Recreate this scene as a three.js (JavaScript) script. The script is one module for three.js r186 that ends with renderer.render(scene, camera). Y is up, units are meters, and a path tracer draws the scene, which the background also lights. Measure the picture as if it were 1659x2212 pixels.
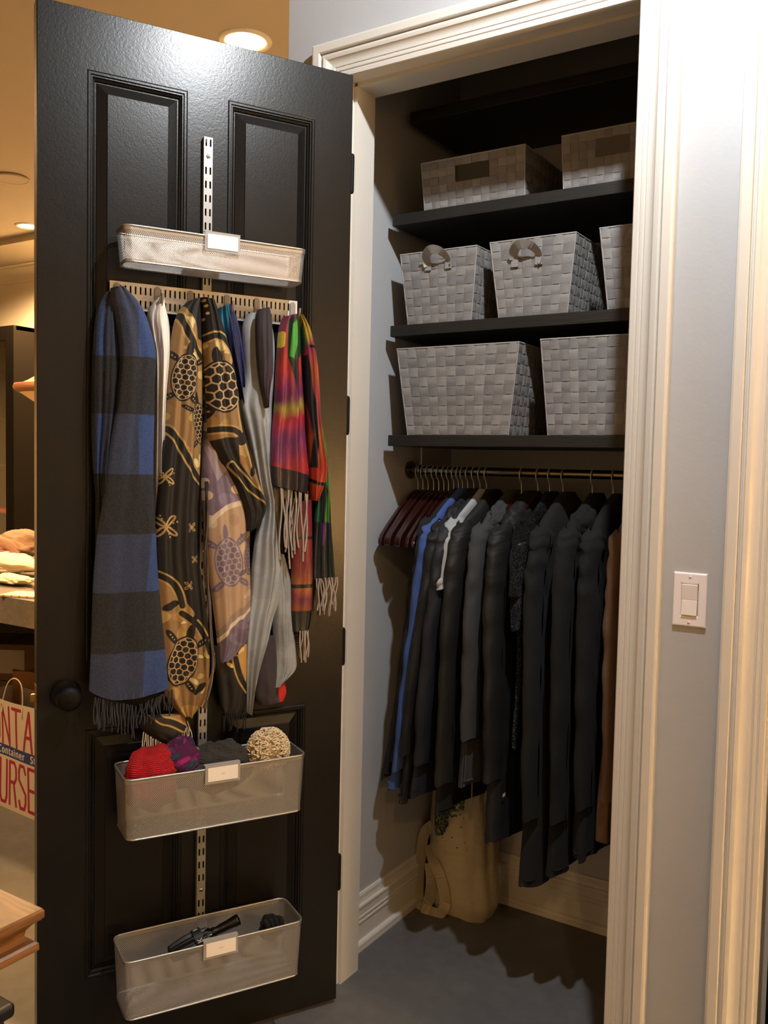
import * as THREE from 'three';
import { RoundedBoxGeometry } from 'three/addons/geometries/RoundedBoxGeometry.js';
import { mergeGeometries, mergeVertices, toCreasedNormals } from 'three/addons/utils/BufferGeometryUtils.js';
import { RectAreaLightUniformsLib } from 'three/addons/lights/RectAreaLightUniformsLib.js';

// ---------- camera, lights, exposure ----------
const scene = new THREE.Scene();
scene.background = new THREE.Color(0x000000);
const camera = new THREE.PerspectiveCamera(59.84, 1659 / 2212, 0.02, 60);
camera.rotation.order = 'YXZ';
camera.position.set(1.3701, 1.4532, 1.9265);
camera.rotation.set(-0.0556, 0.5682, 0.0212);
const renderer = new THREE.WebGLRenderer({ antialias: true });
renderer.toneMapping = THREE.LinearToneMapping;
renderer.toneMappingExposure = 1.8;
renderer.shadowMap.enabled = true;
RectAreaLightUniformsLib.init();

const COOL = new THREE.Color().setRGB(0.93, 0.965, 1.0);
const WARM = new THREE.Color().setRGB(1.0, 0.6, 0.27);
const WARMSOFT = new THREE.Color().setRGB(1.0, 0.7, 0.38);
const CEIL = 3.0;
// recessed ceiling lamps: [x, z, colour, candela, radius of the glowing face]
const LAMPS = [
  [1.05, 0.66, COOL, 6.0, 0.05],
  [-0.913, -0.629, WARM, 15, 0.075],
  [-3.98, -1.91, WARM, 38, 0.065],
  [-2.6, 0.9, WARM, 18, 0.065],
  [2.3, 3.0, WARM, 3.0, 0.065],
  [0.3, 3.6, WARM, 1.6, 0.065],
];

// ---------- helpers ----------
function rng(seed) { let a = seed >>> 0; return () => { a = (a + 0x6D2B79F5) | 0; let t = Math.imul(a ^ (a >>> 15), 1 | a); t = (t + Math.imul(t ^ (t >>> 7), 61 | t)) ^ t; return ((t ^ (t >>> 14)) >>> 0) / 4294967296; }; }
const hsh = (x, y, z = 0) => { let n = Math.imul(x, 374761393) + Math.imul(y, 668265263) + Math.imul(z, 1274126177) | 0; n = Math.imul(n ^ (n >>> 13), 1274126177); return ((n ^ (n >>> 16)) >>> 0) / 4294967296; };
const sm = t => t * t * (3 - 2 * t), lerp = (a, b, t) => a + (b - a) * t, clamp = (v, a = 0, b = 1) => Math.min(b, Math.max(a, v));
function noise(x, y, z = 0) {
  const xi = Math.floor(x), yi = Math.floor(y), zi = Math.floor(z), u = sm(x - xi), v = sm(y - yi), w = sm(z - zi);
  const f = (k) => lerp(lerp(hsh(xi, yi, zi + k), hsh(xi + 1, yi, zi + k), u), lerp(hsh(xi, yi + 1, zi + k), hsh(xi + 1, yi + 1, zi + k), u), v);
  return lerp(f(0), f(1), w);
}
const fbm = (x, y, z = 0, o = 4) => { let s = 0, a = .5, n = 0; for (let i = 0; i < o; i++) { s += a * noise(x, y, z); n += a; a *= .5; x *= 2.03; y *= 2.03; z *= 2.03; } return s / n; };
// periodic noise for tiling textures
function tnoise(x, y, p) { const xi = Math.floor(x), yi = Math.floor(y), u = sm(x - xi), v = sm(y - yi), m = (a) => ((a % p) + p) % p; return lerp(lerp(hsh(m(xi), m(yi), p), hsh(m(xi + 1), m(yi), p), u), lerp(hsh(m(xi), m(yi + 1), p), hsh(m(xi + 1), m(yi + 1), p), u), v); }
const tfbm = (u, v, p, o = 4) => { let s = 0, a = .5, n = 0; for (let i = 0; i < o; i++) { s += a * tnoise(u * p, v * p, p); n += a; a *= .5; p *= 2; } return s / n; };

function dataTex(w, h, fn, srgb = true, rep = null) {
  const d = new Uint8Array(w * h * 4);
  for (let j = 0; j < h; j++) for (let i = 0; i < w; i++) { const c = fn((i + .5) / w, (j + .5) / h), k = (j * w + i) * 4; if (typeof c === 'number') d[k] = d[k + 1] = d[k + 2] = clamp(c) * 255; else for (let q = 0; q < 3; q++) d[k + q] = clamp(c[q], 0, 255); d[k + 3] = 255; }
  const t = new THREE.DataTexture(d, w, h); t.magFilter = THREE.LinearFilter; t.minFilter = THREE.LinearMipmapLinearFilter; t.generateMipmaps = true;
  t.wrapS = t.wrapT = THREE.RepeatWrapping; if (srgb) t.colorSpace = THREE.SRGBColorSpace; if (rep) t.repeat.set(...rep); t.needsUpdate = true; return t;
}
function canvasTex(w, h, draw) {
  const c = document.createElement('canvas'); c.width = w; c.height = h; draw(c.getContext('2d'), w, h);
  const t = new THREE.CanvasTexture(c); t.colorSpace = THREE.SRGBColorSpace; t.wrapS = t.wrapT = THREE.ClampToEdgeWrapping; return t;
}
const std = (color, roughness = .6, extra = {}) => new THREE.MeshStandardMaterial({ color: new THREE.Color(color), roughness, ...extra });

const names = {};
function numbered(n) { const k = names[n] = (names[n] ?? -1) + 1; return k ? `${n}_${String(k).padStart(3, '0')}` : n; }
function mesh(name, geo, mat, parent) { const m = new THREE.Mesh(geo, mat); m.name = name; m.castShadow = m.receiveShadow = true; if (parent) parent.add(m); return m; }
function thing(name, label, category, pos = [0, 0, 0], ry = 0, group) { const g = new THREE.Group(); g.name = numbered(name); g.position.set(...pos); g.rotation.y = ry; g.userData = { label, category }; if (group) g.userData.group = group; scene.add(g); return g; }
function struct(name, label, obj) { obj.name = name; obj.userData = { kind: 'structure', label, category: name.split('_')[0] }; scene.add(obj); return obj; }
function structMesh(name, label, geo, mat) { const m = mesh(name, geo, mat); return struct(name, label, m); }
function structGroup(name, label) { return struct(name, label, new THREE.Group()); }
function stuff(o) { o.userData.kind = 'stuff'; return o; }

// box given by its min and max corners, uv in metres
function boxMM(x0, y0, z0, x1, y1, z1) {
  const w = x1 - x0, h = y1 - y0, d = z1 - z0, g = new THREE.BoxGeometry(w, h, d); g.translate((x0 + x1) / 2, (y0 + y1) / 2, (z0 + z1) / 2);
  const uv = g.attributes.uv, s = [[d, h], [d, h], [w, d], [w, d], [w, h], [w, h]];
  for (let f = 0; f < 6; f++) for (let k = 0; k < 4; k++) { const i = f * 4 + k; uv.setXY(i, uv.getX(i) * s[f][0], uv.getY(i) * s[f][1]); }
  return g;
}
const rbox = (w, h, d, r = .003, seg = 2) => new RoundedBoxGeometry(w, h, d, seg, Math.min(r, w / 2.01, h / 2.01, d / 2.01));
const tr = (g, x, y, z, rx = 0, ry = 0, rz = 0) => { if (rx) g.rotateX(rx); if (ry) g.rotateY(ry); if (rz) g.rotateZ(rz); g.translate(x, y, z); return g; };
const V = (x, y, z) => new THREE.Vector3(x, y, z);
function tube(pts, r, seg = 24, rs = 6, closed = false) { return new THREE.TubeGeometry(new THREE.CatmullRomCurve3(pts.map(p => Array.isArray(p) ? V(...p) : p), closed), seg, r, rs, closed); }
const merge = a => mergeGeometries(a.map(g => { let q = g.index ? g.toNonIndexed() : g; for (const k of Object.keys(q.attributes)) if (!['position', 'normal', 'uv'].includes(k)) q.deleteAttribute(k); return q; }));
// grid surface: fn(u,v) -> [x,y,z,(tu,tv)]
function grid(nu, nv, fn, closeU = false) {
  const p = [], uv = [], ix = [];
  for (let j = 0; j <= nv; j++) for (let i = 0; i <= nu; i++) { const q = fn(i / nu, j / nv); p.push(q[0], q[1], q[2]); uv.push(q[3] ?? i / nu, q[4] ?? j / nv); }
  const W = nu + 1; for (let j = 0; j < nv; j++) for (let i = 0; i < nu; i++) { const a = j * W + i; ix.push(a, a + 1, a + W, a + 1, a + W + 1, a + W); }
  const g = new THREE.BufferGeometry(); g.setAttribute('position', new THREE.Float32BufferAttribute(p, 3)); g.setAttribute('uv', new THREE.Float32BufferAttribute(uv, 2)); g.setIndex(ix); g.computeVertexNormals();
  if (closeU) { const n = g.attributes.normal; for (let j = 0; j <= nv; j++) { const a = j * W, b = a + nu; const v = V(n.getX(a) + n.getX(b), n.getY(a) + n.getY(b), n.getZ(a) + n.getZ(b)).normalize(); n.setXYZ(a, v.x, v.y, v.z); n.setXYZ(b, v.x, v.y, v.z); } }
  return g;
}
// profile [[a,b],...] swept along stations: st(a,b,k) -> [x,y,z] for k = 0..n
function sweep(profile, n, st) {
  const p = [], uv = [], ix = []; let q = 0, L = 0;
  for (let i = 0; i + 1 < profile.length; i++) { const dl = Math.hypot(profile[i + 1][0] - profile[i][0], profile[i + 1][1] - profile[i][1]); for (let k = 0; k < n; k++) { const c = [st(...profile[i], k), st(...profile[i], k + 1), st(...profile[i + 1], k + 1), st(...profile[i + 1], k)]; const len = Math.hypot(c[1][0] - c[0][0], c[1][1] - c[0][1], c[1][2] - c[0][2]); c.forEach((v, m) => { p.push(...v); uv.push(m === 1 || m === 2 ? len : 0, m > 1 ? L + dl : L); }); ix.push(q, q + 1, q + 2, q, q + 2, q + 3); q += 4; } L += dl; }
  const g = new THREE.BufferGeometry(); g.setAttribute('position', new THREE.Float32BufferAttribute(p, 3)); g.setAttribute('uv', new THREE.Float32BufferAttribute(uv, 2)); g.setIndex(ix); g.computeVertexNormals(); return g;
}
const arc = (cx, cy, r, a0, a1, n = 6) => Array.from({ length: n + 1 }, (_, i) => { const a = lerp(a0, a1, i / n); return [cx + r * Math.cos(a), cy + r * Math.sin(a)]; });

// ---------- shared materials ----------
const peel = dataTex(256, 256, (u, v) => .5 * tfbm(u, v, 24, 2) + .5 * tfbm(u + .3, v, 60, 2), false);
const soft = dataTex(256, 256, (u, v) => tfbm(u, v, 6, 5), false);
const cl = (t, a, b) => { const c = t.clone(); c.repeat.set(a, b); c.needsUpdate = true; return c; };
const paintTone = dataTex(256, 256, (u, v) => { const n = tfbm(u, v, 4, 5) - .5; return [236 + n * 14, 238 + n * 14, 240 + n * 14]; });
const M = {
  wall: std(0xbcbcbc, .62, { map: cl(paintTone, .7, .7), bumpMap: cl(peel, 3, 3), bumpScale: .0003 }),
  farWall: std(0xd2c09c, .7),
  kitchenWall: std(0xe8dfcc, .7),
  ceiling: std(0xb8ab97, .8, { map: cl(paintTone, .5, .5) }),
  trim: std(0xd0ccc3, .38),
  blackDoor: new THREE.MeshPhysicalMaterial({ color: 0x121110, roughness: .3, specularIntensity: .6, bumpMap: cl(peel, 8, 8), bumpScale: .00018 }),
  blackMetal: std(0x070707, .6, { metalness: .6 }),
  chrome: std(0xb9b9b6, .25, { metalness: 1 }),
  brass: std(0xb08a4a, .28, { metalness: 1 }),
  shelf: std(0x17150f, .55, { bumpMap: cl(soft, 2, 2), bumpScale: .0005 }),
  platinum: std(0xcfcdc9, .42, { metalness: .35 }),
  railMetal: std(0x9b9996, .4, { metalness: .55 }),
  platDark: std(0x8d8a86, .45, { metalness: .4 }),
};
const floorTex = dataTex(1024, 1024, (u, v) => { const n = tfbm(u, v, 3, 6), m = tfbm(u + .37, v * 1 + .11, 8, 5), f = tfbm(u, v, 90, 2); const t = clamp((n - .38) * 2.4), k = .86 + .2 * m + .1 * (f - .5); return [lerp(128, 150, t) * k, lerp(130, 144, t) * k, lerp(136, 134, t) * k]; });
M.floor = std(0xc0beba, .55, { map: cl(floorTex, .42, .42), bumpMap: cl(soft, 2, 2), bumpScale: .0008 });

// ---------- room shell ----------
const OW = 0.7595, OH = 2.44, JD = 0.132, XL = -0.196, XC = -0.07, ZB = -0.745, XR = 0.86;
structMesh('floor', 'grey mottled concrete floor', boxMM(-6.5, -.12, -3.2, 3.6, 0, 5), M.floor);
structMesh('ceiling', 'cream plaster ceiling lit by warm lamps', boxMM(-6.5, CEIL, -3.2, 3.6, CEIL + .12, 5), M.ceiling);
{
  const W2 = [1.09, 1.85];
  const g = merge([boxMM(XL, 0, -JD + .008, -.022, CEIL, 0), boxMM(-.022, OH + .02, -JD + .008, OW + .022, CEIL, 0), boxMM(OW + .022, 0, -JD + .008, W2[0] - .02, CEIL, 0), boxMM(W2[0] - .02, OH + .02, -JD + .008, W2[1] + .02, CEIL, 0), boxMM(W2[1] + .02, 0, -JD + .008, 3.6, CEIL, 0)]);
  structMesh('wall_front', 'pale grey hallway wall with the closet doorway', g, M.wall);
}
structMesh('wall_closet_left', 'pale grey side wall inside the closet', boxMM(XL, 0, ZB - .1, XC, CEIL, -JD + .008), M.wall);
structMesh('wall_closet_back', 'pale grey back wall inside the closet', boxMM(XC, 0, ZB - .1, XR, CEIL, ZB), M.wall);
structMesh('wall_closet_right', 'pale grey right wall inside the closet', boxMM(XR, 0, ZB - .1, XR + .1, CEIL, -JD + .008), M.wall);
structMesh('wall_kitchen_back', 'cream wall above the dark cabinets in the far room', boxMM(-6.5, 0, -2.72, XL, CEIL, -2.6), M.kitchenWall);
structMesh('wall_kitchen_left', 'cream end wall of the far room', boxMM(-6.62, 0, -2.72, -6.5, CEIL, 5), M.farWall);
structMesh('wall_kitchen_side', 'pale grey wall running back beside the closet', boxMM(XL, 0, -2.72, XL + .1, CEIL, ZB - .1), M.wall);
structMesh('wall_hall_back', 'cream wall across the hallway', boxMM(-6.5, 0, 4.6, 3.6, CEIL, 4.72), M.farWall);
structMesh('wall_hall_right', 'cream wall at the end of the hallway', boxMM(3.3, 0, 0, 3.42, CEIL, 4.6), M.farWall);

// casing: profile (distance out from the opening edge, depth off the wall)
const casingProfile = [[0, -.002], [0, .009], [.002, .0115], [.0115, .0125], [.013, .0105], [.0155, .0105], [.017, .013], [.0225, .0135], [.024, .0115], [.0265, .0115], [.028, .0135], ...arc(.031, .0335, .0195, -1.5, -.55, 7).map(([a, b]) => [a + .0005, b]), [.052, .0245], [.0565, .0255], [.0585, .0215], [.0625, .0215], [.064, .0185], [.066, .0185], [.067, .0275], [.069, .029], [.086, .0295], [.0905, .028], [.092, .0245], [.092, -.002]];
function casing(name, label, x0, x1, h) {
  const g = structGroup(name, label);
  const P = (u, d, k) => [[x0 - u, 0, d], [x0 - u, h + u, d], [x1 + u, h + u, d], [x1 + u, 0, d]][k];
  ['casing_side', 'casing_head', 'casing_side'].forEach((n, k) => mesh(n, sweep(casingProfile, 1, (u, d, q) => P(u, d, k + q)), M.trim, g));
  return g;
}
casing('trim_1', 'white moulded casing around the closet doorway', -.004, OW + .004, OH + .004);
casing('trim_2', 'white moulded casing around the neighbouring doorway', 1.074, 1.866, OH + .004);
function jambs(name, label, x0, x1, side) {
  const g = structGroup(name, label), c = .01, z0 = -.046, zb = -JD;
  mesh('jamb', merge([boxMM(x0 - .022, 0, zb, x0 - c, OH + .02, 0), boxMM(x0 - c, 0, zb, x0, OH, z0)]), M.trim, g);
  mesh('jamb', merge([boxMM(x1 + c, 0, zb, x1 + .022, OH + .02, 0), boxMM(x1, 0, zb, x1 + c, OH, z0)]), M.trim, g);
  mesh('jamb_head', merge([boxMM(x0 - c, OH + c, zb, x1 + c, OH + .02, 0), boxMM(x0, OH, zb, x1, OH + c, z0)]), M.trim, g);
  return g;
}
const jamb1 = jambs('trim_3', 'white door frame lining the closet opening', 0, OW);
jambs('trim_4', 'white door frame lining the neighbouring opening', 1.09, 1.85);
mesh('strike_plate', boxMM(OW - .001, .88, -.03, OW + .0095, .95, -.01), M.brass, jamb1);

// baseboards
const baseProfile = [[0, 0], [.024, 0], [.024, .006], ...arc(.012, .016, .012, -.3, 1.45, 6), [.013, .03], [.013, .078], [.0155, .08], [.0155, .086], [.013, .088], [.013, .092], [.0155, .094], [.0155, .1], [.0135, .102], [.0135, .118], ...arc(.0065, .128, .009, -.4, 1.2, 6), [.0075, .146], [.0075, .158], [.005, .165], [0, .165]];
function baseboard(name, label, a, b, nx, nz) { structMesh(name, label, sweep(baseProfile, 1, (d, y, k) => { const p = k ? b : a; return [p[0] + nx * d, y, p[1] + nz * d]; }), M.trim); }
baseboard('baseboard_left', 'white moulded baseboard on the closet side wall', [XC, -JD], [XC, ZB], 1, 0);
baseboard('baseboard_back', 'white moulded baseboard along the closet back wall', [XC, ZB], [XR, ZB], 0, 1);
baseboard('baseboard_right', 'white moulded baseboard on the closet right wall', [XR, ZB], [XR, -JD], -1, 0);
baseboard('baseboard_front', 'white baseboard between the two door casings', [.8555, 0], [.9815, 0], 0, 1);
baseboard('baseboard_kitchen', 'white baseboard beside the closet corner', [-.097, 0], [XL, 0], 0, 1);

// crown and soffit in the far room
structMesh('trim_5', 'cream crown moulding above the dark cabinets', sweep([[0, 2.84], [.012, 2.84], [.012, 2.86], ...arc(.07, 2.862, .055, 3.1, 1.65, 6), [.075, 2.925], [.085, 2.93], [.085, 2.945], [.11, 2.95], [.11, 3.0]], 1, (d, y, k) => [k ? XL : -6.5, y, -2.6 + d]), M.kitchenWall);
structMesh('trim_6', 'shallow dropped ceiling band in front of the crown moulding', boxMM(-6.5, 2.955, -2.49, XL, CEIL, -2.05), M.ceiling);

// ---------- ceiling lamps ----------
const lampGlow = c => std(0x000000, .5, { emissive: c, emissiveIntensity: 9 });
LAMPS.forEach(([x, z, col, cd, r], i) => {
  const lab = ['white recessed ceiling lamp in front of the closet', 'warm recessed ceiling lamp glowing above the top edge of the open door', 'small warm recessed ceiling lamp glowing above the dark cabinets', 'warm recessed ceiling lamp over the far room floor', 'warm recessed ceiling lamp over the hallway end', 'warm recessed ceiling lamp by the hallway back wall'][i];
  const t = thing('ceiling_lamp', lab, 'lamp', [x, CEIL, z], 0);
  mesh('trim_ring', new THREE.LatheGeometry([[r, -.002], [r + .004, -.007], [r + .012, -.008], [r + .022, -.004], [r + .024, 0]].map(a => new THREE.Vector2(...a)), 32), M.trim, t);
  const glow = mesh('lamp_lens', new THREE.LatheGeometry([[0.0001, -.009], [r * .5, -.0075], [r * .85, -.004], [r, -.0015]].map(a => new THREE.Vector2(...a)), 32), lampGlow(col), t);
  const L = new THREE.SpotLight(col, cd, 0, i ? 1.42 : 1.53, i ? .3 : .12, 2); L.name = 'lamp_light'; L.position.set(x, CEIL - .03, z); L.target.position.set(x, 0, z); L.target.updateMatrixWorld(); L.castShadow = true; L.shadow.radius = i ? 3 : 1.6; L.shadow.mapSize.set(2048, 2048); scene.add(L);
});

// ---------- the open closet door ----------
const TH = 2.0793, DT = .045, DW = .7534, DH = 2.42, DY = .012;
const dDir = V(Math.cos(TH), 0, Math.sin(TH)), dN = V(Math.sin(TH), 0, -Math.cos(TH)), dO = V(0, 0, .008).addScaledVector(dN, DT);
const onDoor = (s, y, off = 0) => dO.clone().addScaledVector(dDir, s).addScaledVector(dN, off).add(V(0, y, 0)).toArray();
// a thing fixed to the door: local x runs towards the hinges (-s), local z away from the face
const dthing = (name, label, cat, s, y, off, group) => thing(name, label, cat, onDoor(s, y, off), Math.PI - TH, group);
const door = structGroup('door_1', 'black panelled closet door standing open, hung with baskets and scarves');
door.position.set(...onDoor(0, DY)); door.rotation.y = Math.PI - TH;
const panelRects = [[.649, .426, 2.302, .985], [.327, .104, 2.302, .985], [.649, .426, .826, .235], [.327, .104, .826, .235]];
{
  const sh = new THREE.Shape([[0, 0], [-DW, 0], [-DW, DH], [0, DH]].map(a => new THREE.Vector2(...a)));
  for (const [a, b, t, u] of panelRects) sh.holes.push(new THREE.Path([[-a, u - DY], [-b, u - DY], [-b, t - DY], [-a, t - DY]].map(q => new THREE.Vector2(...q))));
  const f = new THREE.ExtrudeGeometry(sh, { depth: .02, bevelEnabled: true, bevelThickness: .0012, bevelSize: .0012, bevelOffset: -.0012, bevelSegments: 2 }); f.translate(0, 0, -.0212);
  mesh('stile_and_rail_face', f, M.blackDoor, door);
  mesh('door_back', boxMM(-DW, 0, -DT, 0, DH, -.0225), M.blackDoor, door);
  mesh('door_edge', boxMM(-DW - .0006, 0, -DT, -DW + .001, DH, -.0022), M.blackDoor, door);
}
// moulding and raised field of each panel: (inset, depth)
const panelProfile = [[-.0005, -.001], [.002, .0012], [.0065, .0012], [.0085, -.002], [.011, -.002], [.0125, -.006], [.0165, -.0085], [.018, -.0125], [.0205, -.0125], [.0215, -.0105], [.0425, -.0022], [.044, -.0005], [.045, -.0005]];
for (const [a, b, t, u] of panelRects) {
  const P = (i, d, k) => [[-a + i, u - DY + i, d], [-b - i, u - DY + i, d], [-b - i, t - DY - i, d], [-a + i, t - DY - i, d]][k % 4];
  const i = .045, ring = sweep(panelProfile, 4, P), field = new THREE.PlaneGeometry(a - b - 2 * i, t - u - 2 * i); field.translate(-(a + b) / 2, (t + u) / 2 - DY, -.0005);
  const fu = field.attributes.uv; for (let k = 0; k < 4; k++) fu.setXY(k, fu.getX(k) * (a - b), fu.getY(k) * (t - u));
  mesh('panel', merge([ring, field]), M.blackDoor, door);
}
for (const y of [2.189, 1.573, .967, .358]) {
  const h = new THREE.Group(); h.name = 'hinge'; h.position.set(0, y - DY, 0); door.add(h);
  mesh('barrel', tr(new THREE.CylinderGeometry(.0065, .0065, .086, 14), .0035, 0, -.006), M.blackMetal, h);
  mesh('finial', merge([tr(new THREE.SphereGeometry(.006, 10, 8), .0035, .045, -.006), tr(new THREE.SphereGeometry(.006, 10, 8), .0035, -.045, -.006)]), M.blackMetal, h);
  mesh('leaf', boxMM(-.001, -.043, -.04, .0015, .043, -.004), M.blackMetal, h);
}
{
  const k = new THREE.Group(); k.name = 'door_knob'; k.position.set(-.693, .915 - DY, 0); door.add(k);
  mesh('rose', tr(new THREE.CylinderGeometry(.032, .034, .008, 32), 0, 0, .004, Math.PI / 2), M.blackMetal, k);
  mesh('knob', new THREE.LatheGeometry([[.011, .006], [.011, .02], [.013, .026], [.024, .034], [.0285, .044], [.026, .055], [.016, .061], [.0001, .062]].map(a => new THREE.Vector2(...a)), 32).rotateX(Math.PI / 2), M.blackMetal, k);
  const l = mesh('latch', merge([tr(rbox(.002, .057, .026, .001), -DW - .0007, .91 - DY, -.022), tr(rbox(.012, .018, .012, .003), -DW - .006, .908 - DY, -.022)]), M.brass, door); l.userData.label = 'brass latch bolt in the door edge';
}

// ---------- slotted rail ----------
function slotShape(cx, cy, w, h) { const p = new THREE.Path(), r = w / 2; p.absarc(cx, cy + h / 2 - r, r, 0, Math.PI, false); p.absarc(cx, cy - h / 2 + r, r, Math.PI, 2 * Math.PI, false); p.closePath(); return p; }
const rectShape = (x0, y0, x1, y1) => new THREE.Shape([[x0, y0], [x1, y0], [x1, y1], [x0, y1]].map(a => new THREE.Vector2(...a)));
{
  const y0 = .27, y1 = 2.203, rail = dthing('slotted_rail', 'upright silver slotted rail screwed to the middle of the black door', 'rail', .379, y0, .003);
  const sh = rectShape(-.0105, 0, .0105, y1 - y0);
  for (let k = 0; k < 60; k++) { const y = y1 - y0 - .013 - k * .032; if (y < .02) break; if (k === 1 || k === 30 || k === 56) continue; sh.holes.push(slotShape(-.0052, y, .0042, .0175), slotShape(.0052, y, .0042, .0175)); }
  const plate = new THREE.ExtrudeGeometry(sh, { depth: .0018, bevelEnabled: false, curveSegments: 3 }); plate.translate(0, 0, .009);
  mesh('face_plate', plate, M.railMetal, rail);
  mesh('flange', boxMM(-.0105, 0, -.002, -.009, y1 - y0, .009), M.railMetal, rail); mesh('flange', boxMM(.009, 0, -.002, .0105, y1 - y0, .009), M.railMetal, rail);
  for (const k of [1, 30, 56]) { const s = mesh('screw', merge([tr(new THREE.SphereGeometry(.006, 14, 8, 0, 6.3, 0, 1.2), 0, 0, 0, Math.PI / 2)]), M.chrome, rail); s.position.set(0, y1 - y0 - .013 - k * .032, .0092); s.scale.z = .5; mesh('cross_slot', merge([rbox(.006, .0012, .001, .0003), rbox(.0012, .006, .001, .0003)]), M.blackMetal, s).position.set(0, 0, .0058); }
}

// ---------- hook board with hooks ----------
const HK = [.588, .497, .42, .332, .257, .164];
{
  const s0 = .151, s1 = .603, y0 = 1.786, y1 = 1.847, w = s1 - s0, b = dthing('hook_board', 'pale slotted metal hook board hung across the door behind the scarves', 'hook board', (s0 + s1) / 2, y0, .016);
  const sh = rectShape(-w / 2, 0, w / 2, y1 - y0);
  for (let k = 0; k < 39; k++) for (const y of [.0445, .0145]) sh.holes.push(slotShape(-w / 2 + .012 + k * (w - .024) / 38, y, .0038, .018));
  const plate = new THREE.ExtrudeGeometry(sh, { depth: .0018, bevelEnabled: false, curveSegments: 3 }); mesh('slotted_plate', plate, M.platinum, b);
  mesh('flange', boxMM(-w / 2, .0595, -.012, w / 2, .061, .0002), M.platinum, b); mesh('flange', boxMM(-w / 2, 0, -.012, w / 2, .0015, .0002), M.platinum, b);
  for (const s of HK) {
    const h = new THREE.Group(); h.name = 'hook'; h.position.set((s0 + s1) / 2 - s, .044, .002); b.add(h);
    const t = new THREE.Shape(); t.moveTo(-.0065, -.028); t.lineTo(.0065, -.028); t.lineTo(.0065, .006); t.absarc(0, .006, .0065, 0, Math.PI, false); t.closePath();
    mesh('tab', new THREE.ExtrudeGeometry(t, { depth: .003, bevelEnabled: true, bevelSize: .0006, bevelThickness: .0006, bevelSegments: 1 }), M.platDark, h);
    mesh('prong', tube([[0, -.024, .002], [0, -.032, .012], [0, -.034, .028], [0, -.03, .04], [0, -.018, .047], [0, -.008, .049]], .0032, 20, 8), M.platDark, h);
  }
}

// ---------- wire mesh baskets on the door ----------
const meshAlpha = dataTex(64, 64, (u, v) => { const f = (a, b) => { const x = (a - Math.round(a)), y = (b - Math.round(b)); return Math.hypot(x * 1.0, y * 1.15); }; const d = Math.min(f(u, v * .5 * 2), 9); const d2 = Math.min(Math.hypot(Math.min(u, 1 - u), Math.min(v, 1 - v) * 1.05), Math.hypot(u - .5, (v - .5) * 1.05)); return d2 < .225 ? 0 : 1; }, false);
const meshMat = (color, rot) => { const a = meshAlpha.clone(); a.repeat.set(1 / .0042, 1 / .0056); a.needsUpdate = true; return new THREE.MeshStandardMaterial({ color, metalness: .75, roughness: .42, alphaMap: a, alphaTest: .5, side: THREE.DoubleSide }); };
const silver = std(0xb4b2ae, .36, { metalness: .8 }), meshSilver = meshMat(0xbab8b5);
const cardMat = std(0xf3eee6, .7), clearPlastic = new THREE.MeshPhysicalMaterial({ color: 0xd9d6d2, roughness: .3, transmission: .55, thickness: 0, ior: 1.45 });
function rrect(w, d, r, n = 5) { const o = []; for (const [cx, cz, a] of [[w / 2 - r, d / 2 - r, 0], [-w / 2 + r, d / 2 - r, 1], [-w / 2 + r, -d / 2 + r, 2], [w / 2 - r, -d / 2 + r, 3]]) for (let i = 0; i <= n; i++) { const t = (a + i / n) * Math.PI / 2; o.push([cx + r * Math.cos(t), cz + r * Math.sin(t)]); } return o; }
function ringTube(w, d, r, y, rad) { return tube(rrect(w, d, r).map(([x, z]) => [x, y, z]), rad, 90, 6, true); }
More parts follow.
